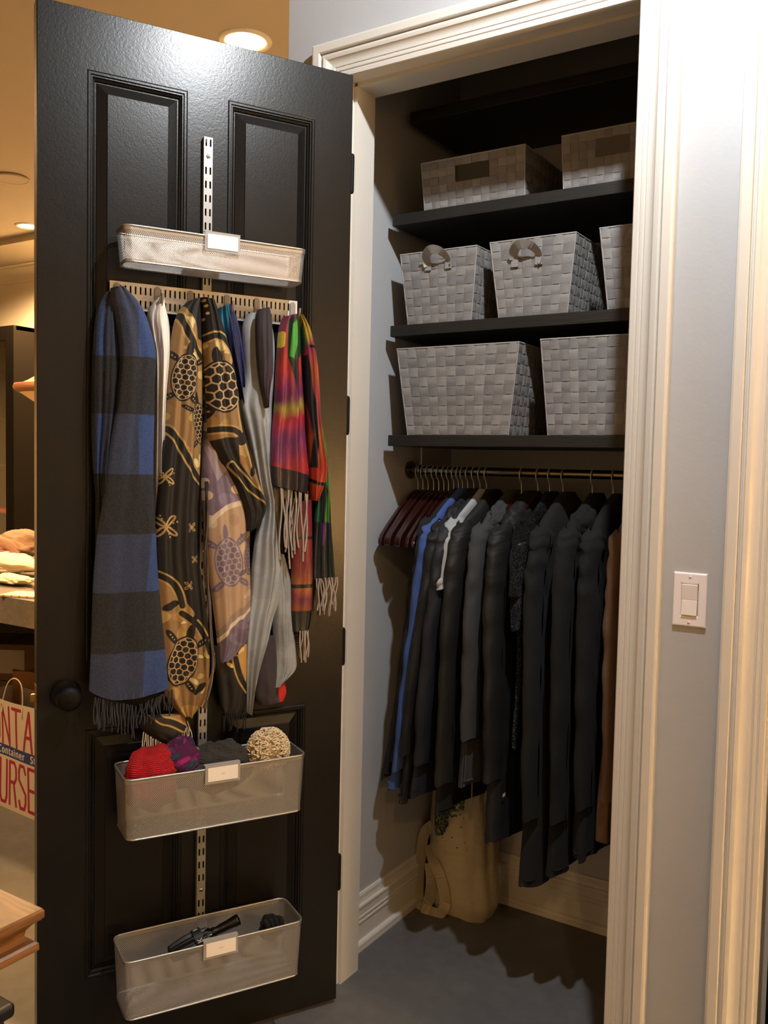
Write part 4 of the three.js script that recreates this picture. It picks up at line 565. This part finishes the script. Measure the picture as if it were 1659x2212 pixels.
// ---------- garments ----------
const wool = c => std(c, .95, { bumpMap: cl(peel, 6, 14), bumpScale: .0006 }), shell = c => std(c, .7, { bumpMap: cl(soft, 2, 7), bumpScale: .0012 });
const sp = (v, e) => Math.sign(v) * Math.pow(Math.abs(v), e);
function garment(name, label, category, o) {
  const { x, hem, mat, tx = .026, seed, slv = .62, wz = .205, flare = .03, lean = 0, hookX = x, puff = 0 } = o, yT = HY + .01;
  hanger(hookX, `dark wooden hanger holding the ${o.short}`, 0, undefined);
  const t = thing(name, label, category, [x, hem, ROD[1]]), Y = y => y - hem;
  const rows = 46, sect = (v) => { if (v < .25) { const q = v / .25, W = lerp(.03, wz, q); return [yT + .012 - .54 * (W - .03) - (q > .8 ? (q - .8) * .05 : 0), W, lerp(.016, tx, q)]; } const q = (v - .25) / .75; return [lerp(yT + .002 - .54 * (wz - .03), hem, q), wz + flare * q, tx * (1 + .25 * Math.sin(q * 2.2))]; };
  const body = grid(64, rows, (u, v) => { const a = u * 6.2832, vv = 1 - v, [y, W, T] = sect(vv), q = clamp((vv - .25) / .75); const ca = sp(Math.cos(a), .75), sa = sp(Math.sin(a), .8); let z = W * ca, xx = T * sa; const f = fbm(z * 9 + seed, y * 2.2 + seed * 3, seed, 3) - .5; xx += (.012 + .016 * q) * f * 2 * Math.abs(sa) + (puff ? .007 * Math.abs(Math.sin(y * 34)) * Math.sign(sa) * Math.abs(sa) : 0) + .006 * q * Math.sin(z * 46 + seed + 2 * f * 6); z += .012 * (fbm(y * 4, seed, a, 3) - .5) * q; const dip = q > .97 ? .016 * (noise(a * 1.6, seed) - .5) : 0; return [xx - lean * q, Y(y) + dip, z]; }, true);
  mesh('body', body, mat, t);
  const hemCap = grid(64, 1, (u, v) => { const a = u * 6.2832, [y, W, T] = sect(1), k = v; const ca = sp(Math.cos(a), .75), sa = sp(Math.sin(a), .8); return [T * sa * k - lean, Y(y) + .018, W * ca * k]; }, true); mesh('lining', hemCap, mat, t);
  for (const sgn of [1, -1]) {
    const ys = yT - .54 * (wz - .045), p = [[0, ys + .012, sgn * (wz - .03)], [.004, ys - .05, sgn * (wz + .005)], [.006 - lean * .15, ys - .18, sgn * (wz + .012 + (o.fwd ?? .012))], [.008 - lean * .5, lerp(ys, slv, .6), sgn * (wz + .01 + (o.fwd ?? .012) * 1.3)], [.005 - lean * .85, slv, sgn * (wz - .004 + (o.fwd ?? .012))]].map(q => V(q[0], Y(q[1]), q[2]));
    const cv = new THREE.CatmullRomCurve3(p), n = 40; const g = grid(24, n, (u, v) => { const c = cv.getPoint(v), a = u * 6.2832, r = lerp(.058, .044, v) * (v < .08 ? .55 + v * 5.6 : 1), cr = 1 + .22 * (fbm(a * .8, v * 16 + seed, seed + sgn, 3) - .5) * 2 + (puff ? .12 * Math.abs(Math.sin(v * 26)) : 0); return [c.x + Math.cos(a) * r * (o.flat ?? .45) * cr, c.y + .004 * Math.sin(a * 3), c.z + Math.sin(a) * r * cr]; }, true);
    mesh('sleeve', g, mat, t);
  }
  const col = o.collar ?? 1;
  if (col === 1) { const c = grid(32, 8, (u, v) => { const a = u * 6.2832, r = 1 + .1 * Math.sin(v * 3.1); return [.03 * Math.cos(a) * r, Y(yT - .04) + v * .036 - .02 * (v > .6 ? (v - .6) * 3 : 0), .072 * Math.sin(a) * r * (1 - .12 * v)]; }, true); mesh('collar', c, o.collarMat ?? mat, t); }
  if (col === 2) mesh('hood', tr(lump(.03, .052, .1, seed, .28, 2.6), .004, Y(yT - .075), .07), o.collarMat ?? mat, t);
  if (o.zip) mesh('zip', tube([[tx * .7, Y(yT - .1), wz * .55], [tx + .006, Y(1.1), wz * .7], [tx + .008, Y(.8), wz * .75], [tx + .006, Y(hem + .02), wz * .72]], .0022, 40, 6), M.platDark, t);
  return t;
}
const black = 0x0c0c0c;
garment('sweatshirt', 'thin charcoal sweatshirt against the empty hangers', 'sweatshirt', { x: .112, lean: 0.112, hookX: .106, hem: .52, mat: wool(0x121214), tx: .014, seed: 2, slv: .58, short: 'charcoal sweatshirt', fwd: -.01, wz: .19 });
garment('fleece_jacket', 'bright blue fleece jacket between dark garments', 'jacket', { x: .126, lean: 0.106, hookX: .12, hem: .5, mat: wool(0x3a5390), tx: .015, seed: 3, slv: .56, short: 'blue fleece jacket', fwd: 0, wz: .196 });
garment('rain_jacket', 'black rain jacket just right of the blue fleece', 'jacket', { x: .158, lean: 0.098, hookX: .138, hem: .47, mat: shell(0x0d0e10), tx: .017, seed: 5, slv: .62, short: 'black rain jacket', fwd: .012, collar: 2 });
garment('parka', 'dark navy parka with rolled collar', 'parka', { x: .183, lean: 0.07, hookX: .158, hem: .5, mat: shell(0x12151d), tx: .018, seed: 6, slv: .6, short: 'navy parka', fwd: .016, flare: .04 });
garment('shirt', 'pale grey shirt showing as a sliver behind the black coat', 'shirt', { x: .196, lean: 0.04, hookX: .179, hem: .8, mat: std(0x9a9e9f, .8), tx: .012, seed: 7, slv: 1.06, short: 'pale grey shirt', fwd: .02, flat: .5, wz: .19 });
garment('raincoat', 'black brown raincoat with a piped front edge', 'coat', { x: .226, lean: 0.035, hookX: .2, hem: .46, mat: shell(0x12110e), tx: .021, seed: 8, slv: .56, short: 'black brown raincoat', fwd: .018, zip: 1 });
garment('hooded_jacket', 'slate grey hooded jacket with crumpled sleeve', 'jacket', { x: .288, lean: 0.02, hookX: .313, hem: .56, mat: wool(0x37383a), tx: .022, seed: 9, slv: .7, short: 'slate grey hooded jacket', fwd: .016, collar: 2 });
const puffer = garment('puffer_jacket', 'black quilted puffer jacket with a small white mark on its pocket', 'jacket', { x: .345, hookX: .364, hem: .42, mat: shell(0x100f0f), tx: .026, seed: 11, slv: .6, short: 'black puffer jacket', fwd: .014, collar: 2, puff: 1 });
mesh('white_mark', merge([0, 1, 2].map(k => tr(rbox(.001, .009, .004, .0004), .034, .135, .2 + k * .006))), std(0xb9b9b4, .6), puffer);
garment('sequin_cardigan', 'dark sequinned cardigan glinting between black coats', 'cardigan', { x: .408, hookX: .4, hem: .7, mat: std(0x6f6f72, .35, { metalness: .6, bumpMap: dataTex(128, 128, (u, v) => hsh(Math.floor(u * 60), Math.floor(v * 60)), false, [3, 12]), bumpScale: .004, map: dataTex(128, 128, (u, v) => { const q = hsh(Math.floor(u * 70), Math.floor(v * 70), 3); return q > .75 ? [235, 235, 238] : [40, 40, 42]; }, true, [3, 10]) }), tx: .014, seed: 12, slv: 1.02, short: 'sequinned cardigan', fwd: .012, wz: .198 });
garment('wool_coat', 'long black wool overcoat reaching lowest over the floor', 'coat', { x: .458, hookX: .44, hem: .33, mat: wool(0x0f0f0e), tx: .03, seed: 13, slv: .52, short: 'long black overcoat', fwd: .016, flare: .03 });
garment('hooded_coat', 'black hooded coat next to the camel coat', 'coat', { x: .535, hookX: .526, hem: .38, mat: wool(0x0d0e0e), tx: .029, seed: 14, slv: .53, short: 'black hooded coat', fwd: .014, collar: 2 });
garment('blazer', 'black blazer squeezed against the camel coat', 'blazer', { x: .6, hookX: .585, hem: .44, mat: wool(black), tx: .025, seed: 15, slv: .58, short: 'black blazer', fwd: .01 });
garment('camel_coat', 'camel brown wool coat beside the white door frame', 'coat', { x: .672, hookX: .66, hem: .5, mat: wool(0x6e543f), tx: .03, seed: 16, slv: .62, short: 'camel coat', fwd: .016 });

// ---------- tote bag ----------
{
  const bx = .085, bz = -.635, t = thing('tote_bag', 'slumped cream canvas tote bag with a green floral print on the closet floor', 'bag', [bx, 0, bz]);
  const tex = canvasTex(1024, 512, (c, W, H) => { c.fillStyle = '#cdbf9a'; c.fillRect(0, 0, W, H); const R = rng(61); for (let i = 0; i < 500; i++) { c.fillStyle = R() > .5 ? 'rgba(150,135,95,.08)' : 'rgba(235,225,195,.08)'; c.fillRect(R() * W, R() * H, 30, 12); } const cl2 = (x, y, n, r) => { for (let i = 0; i < n; i++) { const a = R() * 6.3, q = Math.sqrt(R()) * r; c.fillStyle = ['#5d6f45', '#3b4434', '#7d8a5a', '#2f332b'][i % 4]; c.beginPath(); c.ellipse(x + Math.cos(a) * q, y + Math.sin(a) * q * 1.1, 4 + R() * 3, 2.2 + R() * 2, R() * 3, 0, 6.3); c.fill(); } }; cl2(W * .44, H * .36, 220, 42); cl2(W * .47, H * .2, 260, 50); for (let i = 0; i < 26; i++) { c.fillStyle = '#5a5238'; c.beginPath(); c.arc(W * (.38 + R() * .16), H * (.2 + R() * .35), 2.2, 0, 6.3); c.fill(); } });
  const mat = fabric(tex, .95, { bumpMap: cl(twill, 60, 30), bumpScale: .001 });
  const body = grid(72, 26, (u, v) => { const a = u * 6.2832, k = 1 + .1 * (fbm(Math.cos(a) * 1.5 + 4, v * 3, Math.sin(a) * 1.5, 4) - .5) * 2, e = v < .1 ? .78 + 2.2 * v : 1, W = .122 * e * lerp(1, .86, v), D = .078 * e * lerp(1.05, .62, v); const x = W * sp(Math.cos(a), .6) * k, z = -D * sp(Math.sin(a), .7) * k; const fold = .007 * Math.sin(a * 9 + v * 6) * (.3 + v); return [x + fold - .012 * v, v * .46 * (1 - .05 * Math.sin(a * 2)), z + fold - .02 * v + .02, u >= .2499 ? u - .25 : u + .75, v]; }, false);
  mesh('bag_body', body, mat, t); mesh('bag_base', tr(new THREE.CircleGeometry(1, 40).rotateX(Math.PI / 2).scale(.098, 1, .066), 0, .003, .02), mat, t);
  const strap = (pts, hw, wdir) => { const cv = new THREE.CatmullRomCurve3(pts.map(p => V(...p))), fr = []; for (let k = 0; k <= 40; k++) { const P = cv.getPoint(k / 40), T = cv.getTangent(k / 40), n = V(...wdir).normalize(), S = T.clone().cross(n).normalize().multiplyScalar(hw); fr.push([P, S, n]); } return ribbon(fr, .003); };
  const sm2 = std(0xcdbf9a, .95, { bumpMap: cl(twill, 2, 20), bumpScale: .001 });
  mesh('strap', strap([[-.1, .27, .05], [-.125, .24, .06], [-.135, .14, .07], [-.13, .03, .085], [-.11, .014, .1], [-.085, .03, .105], [-.075, .1, .1], [-.085, .16, .095]], .017, [.5, .2, .85]), sm2, t);
  mesh('strap', strap([[-.112, .2, .055], [-.08, .17, .085], [-.04, .12, .1], [-.02, .05, .105], [-.035, .014, .11], [-.07, .01, .112], [-.1, .016, .11]], .017, [.45, .3, .85]), sm2, t);
}

// ---------- light switch ----------
{
  const t = thing('light_switch', 'white rocker light switch on the wall between the two door casings', 'switch', [.913, 1.177 - .057, 0]), w = std(0xe9e2e2, .35);
  const pl = new THREE.ExtrudeGeometry((() => { const s = rectShape(-.0345, 0, .0345, .1144); s.holes.push(new THREE.Path([[-.0168, .0238], [.0168, .0238], [.0168, .0906], [-.0168, .0906]].map(a => new THREE.Vector2(...a)))); return s; })(), { depth: .0025, bevelEnabled: true, bevelThickness: .0035, bevelSize: .0035, bevelOffset: -.0035, bevelSegments: 3 });
  mesh('wall_plate', pl, w, t);
  const rk = mesh('rocker', merge([tr(rbox(.032, .033, .006, .001), 0, .0165, 0, .07), tr(rbox(.032, .033, .006, .001), 0, -.0165, 0, -.07)]), std(0xe6dfdc, .3), t); rk.position.set(0, .0572, .0052);
  for (const y of [.009, .1054]) { const s = mesh('plate_screw', new THREE.SphereGeometry(.0032, 12, 8), std(0xd9d3d0, .3), t); s.position.set(0, y, .0058); s.scale.z = .5; mesh('screw_slot', rbox(.005, .0008, .001, .0002), std(0x8d8884, .5), s).position.z = .003; }
}
// neighbouring door, closed and black
{
  const d2 = structGroup('door_2', 'closed black door in the neighbouring opening'); d2.position.set(1.1, .012, -.002);
  mesh('door_leaf', boxMM(.002, 0, -.044, .738, 2.42, 0), M.blackDoor, d2);
  for (const [x0, x1, y0, y1] of [[.1, .33, 1.0, 2.28], [.41, .64, 1.0, 2.28], [.1, .33, .22, .82], [.41, .64, .22, .82]]) mesh('panel', tr(rbox(x1 - x0, y1 - y0, .012, .004), (x0 + x1) / 2, (y0 + y1) / 2, .001), M.blackDoor, d2);
}

// ---------- console table with a lit lamp, to the right along the wall ----------
{
  const t = thing('console_table', 'narrow dark console table along the hallway wall', 'table', [2.5, 0, .3]), m = std(0x3a2a1c, .45);
  mesh('table_top', tr(rbox(.8, .03, .34, .006), 0, .785, 0), m, t); for (const [a, b] of [[-1, -1], [1, -1], [-1, 1], [1, 1]]) mesh('leg', tr(rbox(.035, .77, .035, .004), a * .36, .385, b * .135), m, t);
  const l = thing('table_lamp', 'lit table lamp with a cream drum shade on the console table', 'lamp', [2.6, .8, .22]), ly = .36;
  const lathe = a => new THREE.LatheGeometry(a.map(q => new THREE.Vector2(...q)), 32);
  mesh('lamp_base', lathe([[.0001, 0], [.07, 0], [.072, .012], [.03, .03], [.055, .09], [.06, .14], [.03, .2], [.012, .22], [.012, .3]]), std(0x6b5a48, .35), l);
  mesh('shade', lathe([[.15, ly - .1], [.13, ly + .12]]), new THREE.MeshPhysicalMaterial({ color: 0xf3dfb8, roughness: .9, transmission: .5, thickness: 0, side: THREE.DoubleSide }), l);
  mesh('bulb', tr(new THREE.SphereGeometry(.03, 20, 14), 0, ly, 0), std(0x000000, .5, { emissive: WARM, emissiveIntensity: 4 }), l);
  const L = new THREE.PointLight(WARMSOFT, 9, 0, 2); L.name = 'table_lamp_light'; L.position.set(2.6, .8 + ly, .22); L.castShadow = true; L.shadow.radius = 5; scene.add(L);
}

// ---------- oak newel post ----------
{
  const oak = std(0x957b58, .45, { map: dataTex(512, 128, (u, v) => { const g = tfbm(u * 1, v * 1, 4, 3), r = .5 + .5 * Math.sin((v * 26 + g * 9) * 3.1), f = tnoise(u * 20, v * 128, 128); const k = .72 + .2 * r + .12 * f; return [222 * k, 182 * k, 128 * k]; }, true, [2.2, 5]) });
  const X = .491, Z = 1.278, hy = .92, W = .17, cx = X - W / 2, cz = Z + W / 2, t = thing('newel_post', 'oak newel post with a stepped moulded cap', 'post', [cx, 0, cz]);
  const prof = [[0, 0], [.0015, -.002], [.0015, -.010], [-.001, -.013], [-.007, -.017], [-.013, -.024], [-.0145, -.031], [-.011, -.036], [-.006, -.039], [-.003, -.041], [-.0025, -.049], [-.005, -.051], [-.03, -.051]];
  const H = W / 2, ringP = (d, y, k) => [[-H - d, hy + y, H + d], [H + d, hy + y, H + d], [H + d, hy + y, -H - d], [-H - d, hy + y, -H - d]][k % 4];
  const top = boxMM(-H, hy - .009, -H, H, hy + .0005, H); mesh('cap', merge([sweep(prof, 4, ringP), top, boxMM(-H + .03, hy - .051, -H + .03, H - .03, hy - .009, H - .03)]), oak, t);
  mesh('shaft', boxMM(-.042, 0, -.042, .042, hy - .045, .042), oak, t);
}
// black storage box on the floor behind the post
{
  const p = [-0.3537,0.7229], t = thing('storage_box', 'black lidded storage box on the floor by the oak post', 'box', [p[0] - .16, 0, p[1] + .12]), m = std(0x14161a, .5);
  mesh('tub', tr(rbox(.29, .19, .21, .014, 4), 0, .095, 0), m, t); mesh('lid', tr(rbox(.32, .035, .24, .012, 4), 0, .203, 0), m, t);
}

// ---------- far room: counter, things on it, bags below ----------
const X0 = -4.2, X1 = -.62;
{
  const t = thing('kitchen_counter', 'thick concrete kitchen counter with an open base', 'counter', [(X0 + X1) / 2, 0, -.72]);
  const con = std(0xd8c8b0, .8, { map: cl(floorTex, 1.2, 1.2), bumpMap: cl(soft, 4, 4), bumpScale: .002 });
  mesh('slab', boxMM((X0 - X1) / 2, .795, -.54, (X1 - X0) / 2, .9, .54), con, t);
  for (const s of [-1, 1]) mesh('end_panel', boxMM(s * (X1 - X0) / 2 - .04, 0, -.4, s * (X1 - X0) / 2 + .04, .795, .4).translate(-s * .12, 0, 0), std(0x2a241d, .7), t);
  mesh('back_panel', boxMM((X0 - X1) / 2 + .15, 0, -.42, (X1 - X0) / 2 - .15, .795, -.38), std(0x2a241d, .7), t);
}
{
  const cY = .9, clothMat = c => std(c, .95, { bumpMap: cl(soft, 4, 4), bumpScale: .003 });
  const heap = (name, label, cat, x, z, rx, ry, rz, seed, mat, amp = .3) => { const t = thing(name, label, cat, [x, cY, z]); mesh('folds', tr(lump(rx, ry, rz, seed, amp, 2.4, 48, 32, (a, y) => y < 0 ? 1 - .4 * -y : 1), 0, ry * .86, 0), mat, t); return t; };
  const h = heap('blanket_heap', 'rumpled tan plush blanket heaped on the counter', 'blanket', -2.73, -.95, .17, .085, .14, 5, clothMat(0x9a7a62)); 
  mesh('rolled_edge', tube([[-.16, .06, .12], [-.06, .1, .13], [.06, .09, .1], [.13, .04, .08]], .035, 30, 10), clothMat(0x9a7a62), h);
  const pk = heap('scarf_bundle', 'crumpled raspberry pink striped scarf in front of the tan blanket', 'scarf', -2.62, -.76, .12, .042, .07, 9, fabric(canvasTex(128, 128, (c, W, H) => { c.fillStyle = '#8e2b45'; c.fillRect(0, 0, W, H); c.fillStyle = '#d39a9c'; for (let i = 0; i < 7; i++) c.fillRect(0, i * 20, W, 5); }), .9));
  heap('dark_bag', 'dark slouchy bag at the back of the counter', 'bag', -2.42, -1.08, .13, .12, .1, 13, clothMat(0x241d18));
  const w1 = heap('white_cloth', 'large rumpled white cloth on the counter', 'cloth', -2.3, -.56, .24, .055, .13, 17, clothMat(0xf0dfc0), .32);
  heap('white_napkin', 'small crumpled white napkin near the counter edge', 'cloth', -1.98, -.4, .12, .024, .06, 19, clothMat(0xf3e2c4), .4); heap('white_napkin', 'crumpled white napkin half hidden by the door edge', 'cloth', -1.76, -.43, .1, .036, .06, 23, clothMat(0xf3e2c4), .4);
  const mg = thing('booklet', 'striped cream booklet lying near the counter edge', 'booklet', [-1.66, cY, -.255], .35);
  mesh('pages', tr(rbox(.2, .008, .11, .002), 0, .005, 0), std(0xffffff, .6, { map: canvasTex(256, 128, (c, W, H) => { c.fillStyle = '#f2dfae'; c.fillRect(0, 0, W, H); c.fillStyle = '#b48f52'; for (let i = 0; i < 6; i++) c.fillRect(i * 44 + 18, 0, 9, H); }) }), mg);
}
{
  // printed shopping bag
  const w = .58, h = .45, d = .16, x = -1.765, z = -.27, t = thing('shopping_bag', 'white shopping bag with red lettering and a blue band, on the floor under the counter', 'bag', [x, 0, z - d / 2], -.06);
  const tex = canvasTex(1160, 900, (c, W, H) => {
    c.fillStyle = '#b9aea0'; c.fillRect(0, 0, W, H); c.strokeStyle = '#8e1c34'; c.lineWidth = 28; c.lineCap = c.lineJoin = 'round';
    const L = { C: [[[1, .15], [.8, 0], [.2, 0], [0, .15], [0, .85], [.2, 1], [.8, 1], [1, .85]]], O: [[[.2, 0], [.8, 0], [1, .15], [1, .85], [.8, 1], [.2, 1], [0, .85], [0, .15], [.2, 0]]], N: [[[0, 1], [0, 0], [1, 1], [1, 0]]], T: [[[0, 0], [1, 0]], [[.5, 0], [.5, 1]]], A: [[[0, 1], [.5, 0], [1, 1]], [[.2, .65], [.8, .65]]], I: [[[.5, 0], [.5, 1]]], Y: [[[0, 0], [.5, .5], [1, 0]], [[.5, .5], [.5, 1]]], U: [[[0, 0], [0, .85], [.2, 1], [.8, 1], [1, .85], [1, 0]]], R: [[[0, 1], [0, 0], [.75, 0], [1, .12], [1, .35], [.75, .47], [0, .47]], [[.6, .47], [1, 1]]], S: [[[1, .15], [.8, 0], [.2, 0], [0, .15], [0, .35], [1, .65], [1, .85], [.8, 1], [.2, 1], [0, .85]]], E: [[[1, 0], [0, 0], [0, 1], [1, 1]], [[0, .5], [.8, .5]]], L: [[[0, 0], [0, 1], [1, 1]]], F: [[[1, 0], [0, 0], [0, 1]], [[0, .5], [.8, .5]]] };
    const word = (s, y0, y1, x0, x1) => { const n = s.length, p = (x1 - x0) / n; [...s].forEach((ch, i) => { for (const st of L[ch]) { c.beginPath(); st.forEach(([a, b], k) => c[k ? 'lineTo' : 'moveTo'](x0 + (i + .16 + a * .68) * p, lerp(y0, y1, b))); c.stroke(); } }); };
    word('CONTAIN', 50, 360, 16, 1144); word('YOURSELF', 500, 850, 36, 1130);
    c.fillStyle = '#23316c'; c.fillRect(0, 372, W, 92); c.fillStyle = '#bdb8b0'; c.font = 'bold 84px sans-serif'; c.textAlign = 'left'; c.fillText('The', 110, 448); c.fillText('Container', 290, 448, 440); c.fillText('Store', 770, 448, 240);
  });
  const pm = std(0xb9aea0, .8);
  const wall = (name, g, m) => mesh(name, g, m, t);
  wall('front', grid(14, 10, (u, v) => [(u - .5) * w, v * h, d / 2 + .006 * Math.sin(u * 9 + v * 4) * v]), std(0xffffff, .7, { map: tex, side: THREE.DoubleSide }));
  wall('back', grid(10, 4, (u, v) => [(.5 - u) * w, v * h, -d / 2]), pm); wall('side', boxMM(-w / 2 - .001, 0, -d / 2, -w / 2, h, d / 2), pm); wall('side', boxMM(w / 2, 0, -d / 2, w / 2 + .001, h, d / 2), pm); wall('bottom', boxMM(-w / 2, 0, -d / 2, w / 2, .002, d / 2), pm);
  wall('cord_handle', tube([[-.07, h - .05, d / 2 + .006], [-.07, h + .0, d / 2], [-.045, h + .075, d / 2 - .01], [0, h + .095, d / 2 - .012], [.045, h + .075, d / 2 - .01], [.07, h, d / 2], [.07, h - .05, d / 2 + .006]].map(p => [p[0] - .03, p[1], p[2]]), .0028, 40, 6), std(0xcdbfae, .8));
  // brown paper bag behind it
  const b = thing('paper_bag', 'brown paper bag standing behind the printed shopping bag', 'bag', [-1.86, 0, -.53], .08), bm = std(0x8d6238, .85, { side: THREE.DoubleSide });
  const sack = grid(40, 8, (u, v) => { const a = u * 4, k = Math.floor(a) % 4, f = a - Math.floor(a), W = .19, D = .075, c = [[-W, D], [W, D], [W, -D], [-W, -D]], p = c[k], q = c[(k + 1) % 4]; return [lerp(p[0], q[0], f), v * .51 + .012 * v * Math.sin(u * 20), lerp(p[1], q[1], f)]; }); mesh('sack', sack, bm, b); mesh('sack_bottom', boxMM(-.19, 0, -.075, .19, .003, .075), bm, b);
  const rc = thing('paper_slip', 'white paper slip sticking out of the brown paper bag', 'paper', [-1.75, .06, -.53], .1); mesh('sheet', tr(rbox(.07, .5, .002, .0005), 0, .25, 0), std(0xe8d9c4, .8), rc);
  // cardboard boxes under the counter
  const bx = (x, y, z, W, H, D, ry, label) => { const c = thing('cardboard_box', label, 'box', [x, y, z], ry); mesh('carton', tr(rbox(W, H, D, .003), 0, H / 2, 0), std(0x5f452b, .85), c); mesh('tape', boxMM(-.025, H - .0005, -D / 2 - .0006, .025, H + .0008, D / 2 + .0008), std(0x4a3622, .4), c); mesh('shipping_label', boxMM(-W * .3, H * .2, D / 2, W * .3, H * .85, D / 2 + .001), std(0x9c8f7d, .7), c); mesh('shipping_label', boxMM(W / 2, H * .2, -D * .3, W / 2 + .001, H * .85, D * .3), std(0x9c8f7d, .7), c); return c; };
  bx(-2.62, 0, -.85, .42, .34, .32, .5, 'brown cardboard box under the counter, bottom of its stack'); bx(-2.6, .341, -.84, .36, .18, .28, .55, 'labelled cardboard box on top of another under the counter'); bx(-2.1, 0, -.9, .34, .42, .28, -.1, 'tall cardboard box in the shade under the counter');
}
// ---------- far room: cabinet, pendant ----------
{
  const t = thing('glass_cabinet', 'tall black cabinet with glass doors against the far wall', 'cabinet', [-5.0, 0, -2.29]), m = new THREE.MeshPhysicalMaterial({ color: 0x16120d, roughness: .9, specularIntensity: .15 }), W = 1.54, D = .6, H = 2.36, glass = new THREE.MeshPhysicalMaterial({ color: 0xffffff, roughness: .05, transmission: 1, thickness: 0 });
  mesh('side', boxMM(W / 2 - .03, 0, -D / 2, W / 2, H, D / 2), m, t); mesh('side', boxMM(-W / 2, 0, -D / 2, -W / 2 + .03, H, D / 2), m, t); mesh('back', boxMM(-W / 2, 0, -D / 2, W / 2, H, -D / 2 + .02), std(0x0d0b08, .7), t); mesh('top', boxMM(-W / 2, H - .03, -D / 2, W / 2, H, D / 2), m, t);
  for (const y of [.35, .75, 1.0, 1.35, 1.72, 2.05]) mesh('shelf', boxMM(-W / 2 + .03, y, -D / 2 + .02, W / 2 - .03, y + .022, D / 2 - .05), m, t);
  for (const s of [-1, 0]) { const x0 = s * W / 2 + (s ? .0 : .002), x1 = x0 + W / 2 - .002, dr = new THREE.Group(); dr.name = 'door'; t.add(dr); mesh('door_frame', merge([boxMM(x0, 0, D / 2, x0 + .09, H, D / 2 + .022), boxMM(x1 - .09, 0, D / 2, x1, H, D / 2 + .022), boxMM(x0 + .09, H - .1, D / 2, x1 - .09, H, D / 2 + .022), boxMM(x0 + .09, 0, D / 2, x1 - .09, .12, D / 2 + .022)]), m, dr); mesh('pane', boxMM(x0 + .09, .12, D / 2 + .009, x1 - .09, H - .1, D / 2 + .012), glass, dr); mesh('handle', tube([[s ? x1 - .04 : x0 + .04, 1.0, D / 2 + .022], [s ? x1 - .04 : x0 + .04, 1.01, D / 2 + .045], [s ? x1 - .04 : x0 + .04, 1.14, D / 2 + .045], [s ? x1 - .04 : x0 + .04, 1.15, D / 2 + .022]], .005, 24, 8), M.blackMetal, dr); }
  const r = thing('red_tray', 'narrow red tray on a cabinet shelf', 'tray', [-4.62, 1.0225, -2.12]); mesh('tray', tr(rbox(.5, .035, .14, .006), 0, .0185, 0), std(0xc0301c, .5), r);
}
{
  const p = [-2.3328,1.7836], y = p[1], t = thing('pendant_lamp', 'tan pendant lamp with a pale cone beneath, half hidden by the door', 'lamp', [p[0], y, -.9]), R = .212;
  const lathe = (a, n = 40) => new THREE.LatheGeometry(a.map(q => new THREE.Vector2(...q)), n);
  const tan = std(0xb9804a, .6, { side: THREE.DoubleSide });
  mesh('bell_shade', lathe([[R * .86, .012], [R * .7, .028], [R * .5, .055], [R * .3, .1], [R * .12, .17], [.012, .2]]), tan, t);
  mesh('rim', lathe([[R * .86, .014], [R * .97, .012], [R, -.002], [R * .98, -.016], [R * .88, -.03], [R * .78, -.03], [R * .7, -.008]]), std(0x8a5a30, .7, { side: THREE.DoubleSide }), t);
  mesh('under_cone', lathe([[R * .86, -.028], [R * .5, -.078], [R * .2, -.125], [.0005, -.14]]), std(0xe9cfa4, .7, { side: THREE.DoubleSide }), t);
  mesh('cord', tr(new THREE.CylinderGeometry(.003, .003, CEIL - y - .195, 8), 0, .195 + (CEIL - y - .195) / 2, 0), M.blackMetal, t);
  mesh('canopy', tr(new THREE.CylinderGeometry(.05, .055, .02, 24), 0, CEIL - y - .01, 0), M.trim, t);
}
{ const p = [-3.1421,-1.2018], t = thing('ceiling_speaker', 'round flat cream ceiling speaker near the top of the far room', 'speaker', [p[0], CEIL, p[1]]); mesh('grille', tr(new THREE.CylinderGeometry(.085, .09, .012, 36), 0, -.006, 0), M.ceiling, t); mesh('bezel', tr(new THREE.TorusGeometry(.088, .006, 8, 36).rotateX(Math.PI / 2), 0, -.008, 0), M.ceiling, t); }

scene.traverse(o => { if (o.isMesh) { o.castShadow = o.receiveShadow = true; } });
renderer.render(scene, camera);
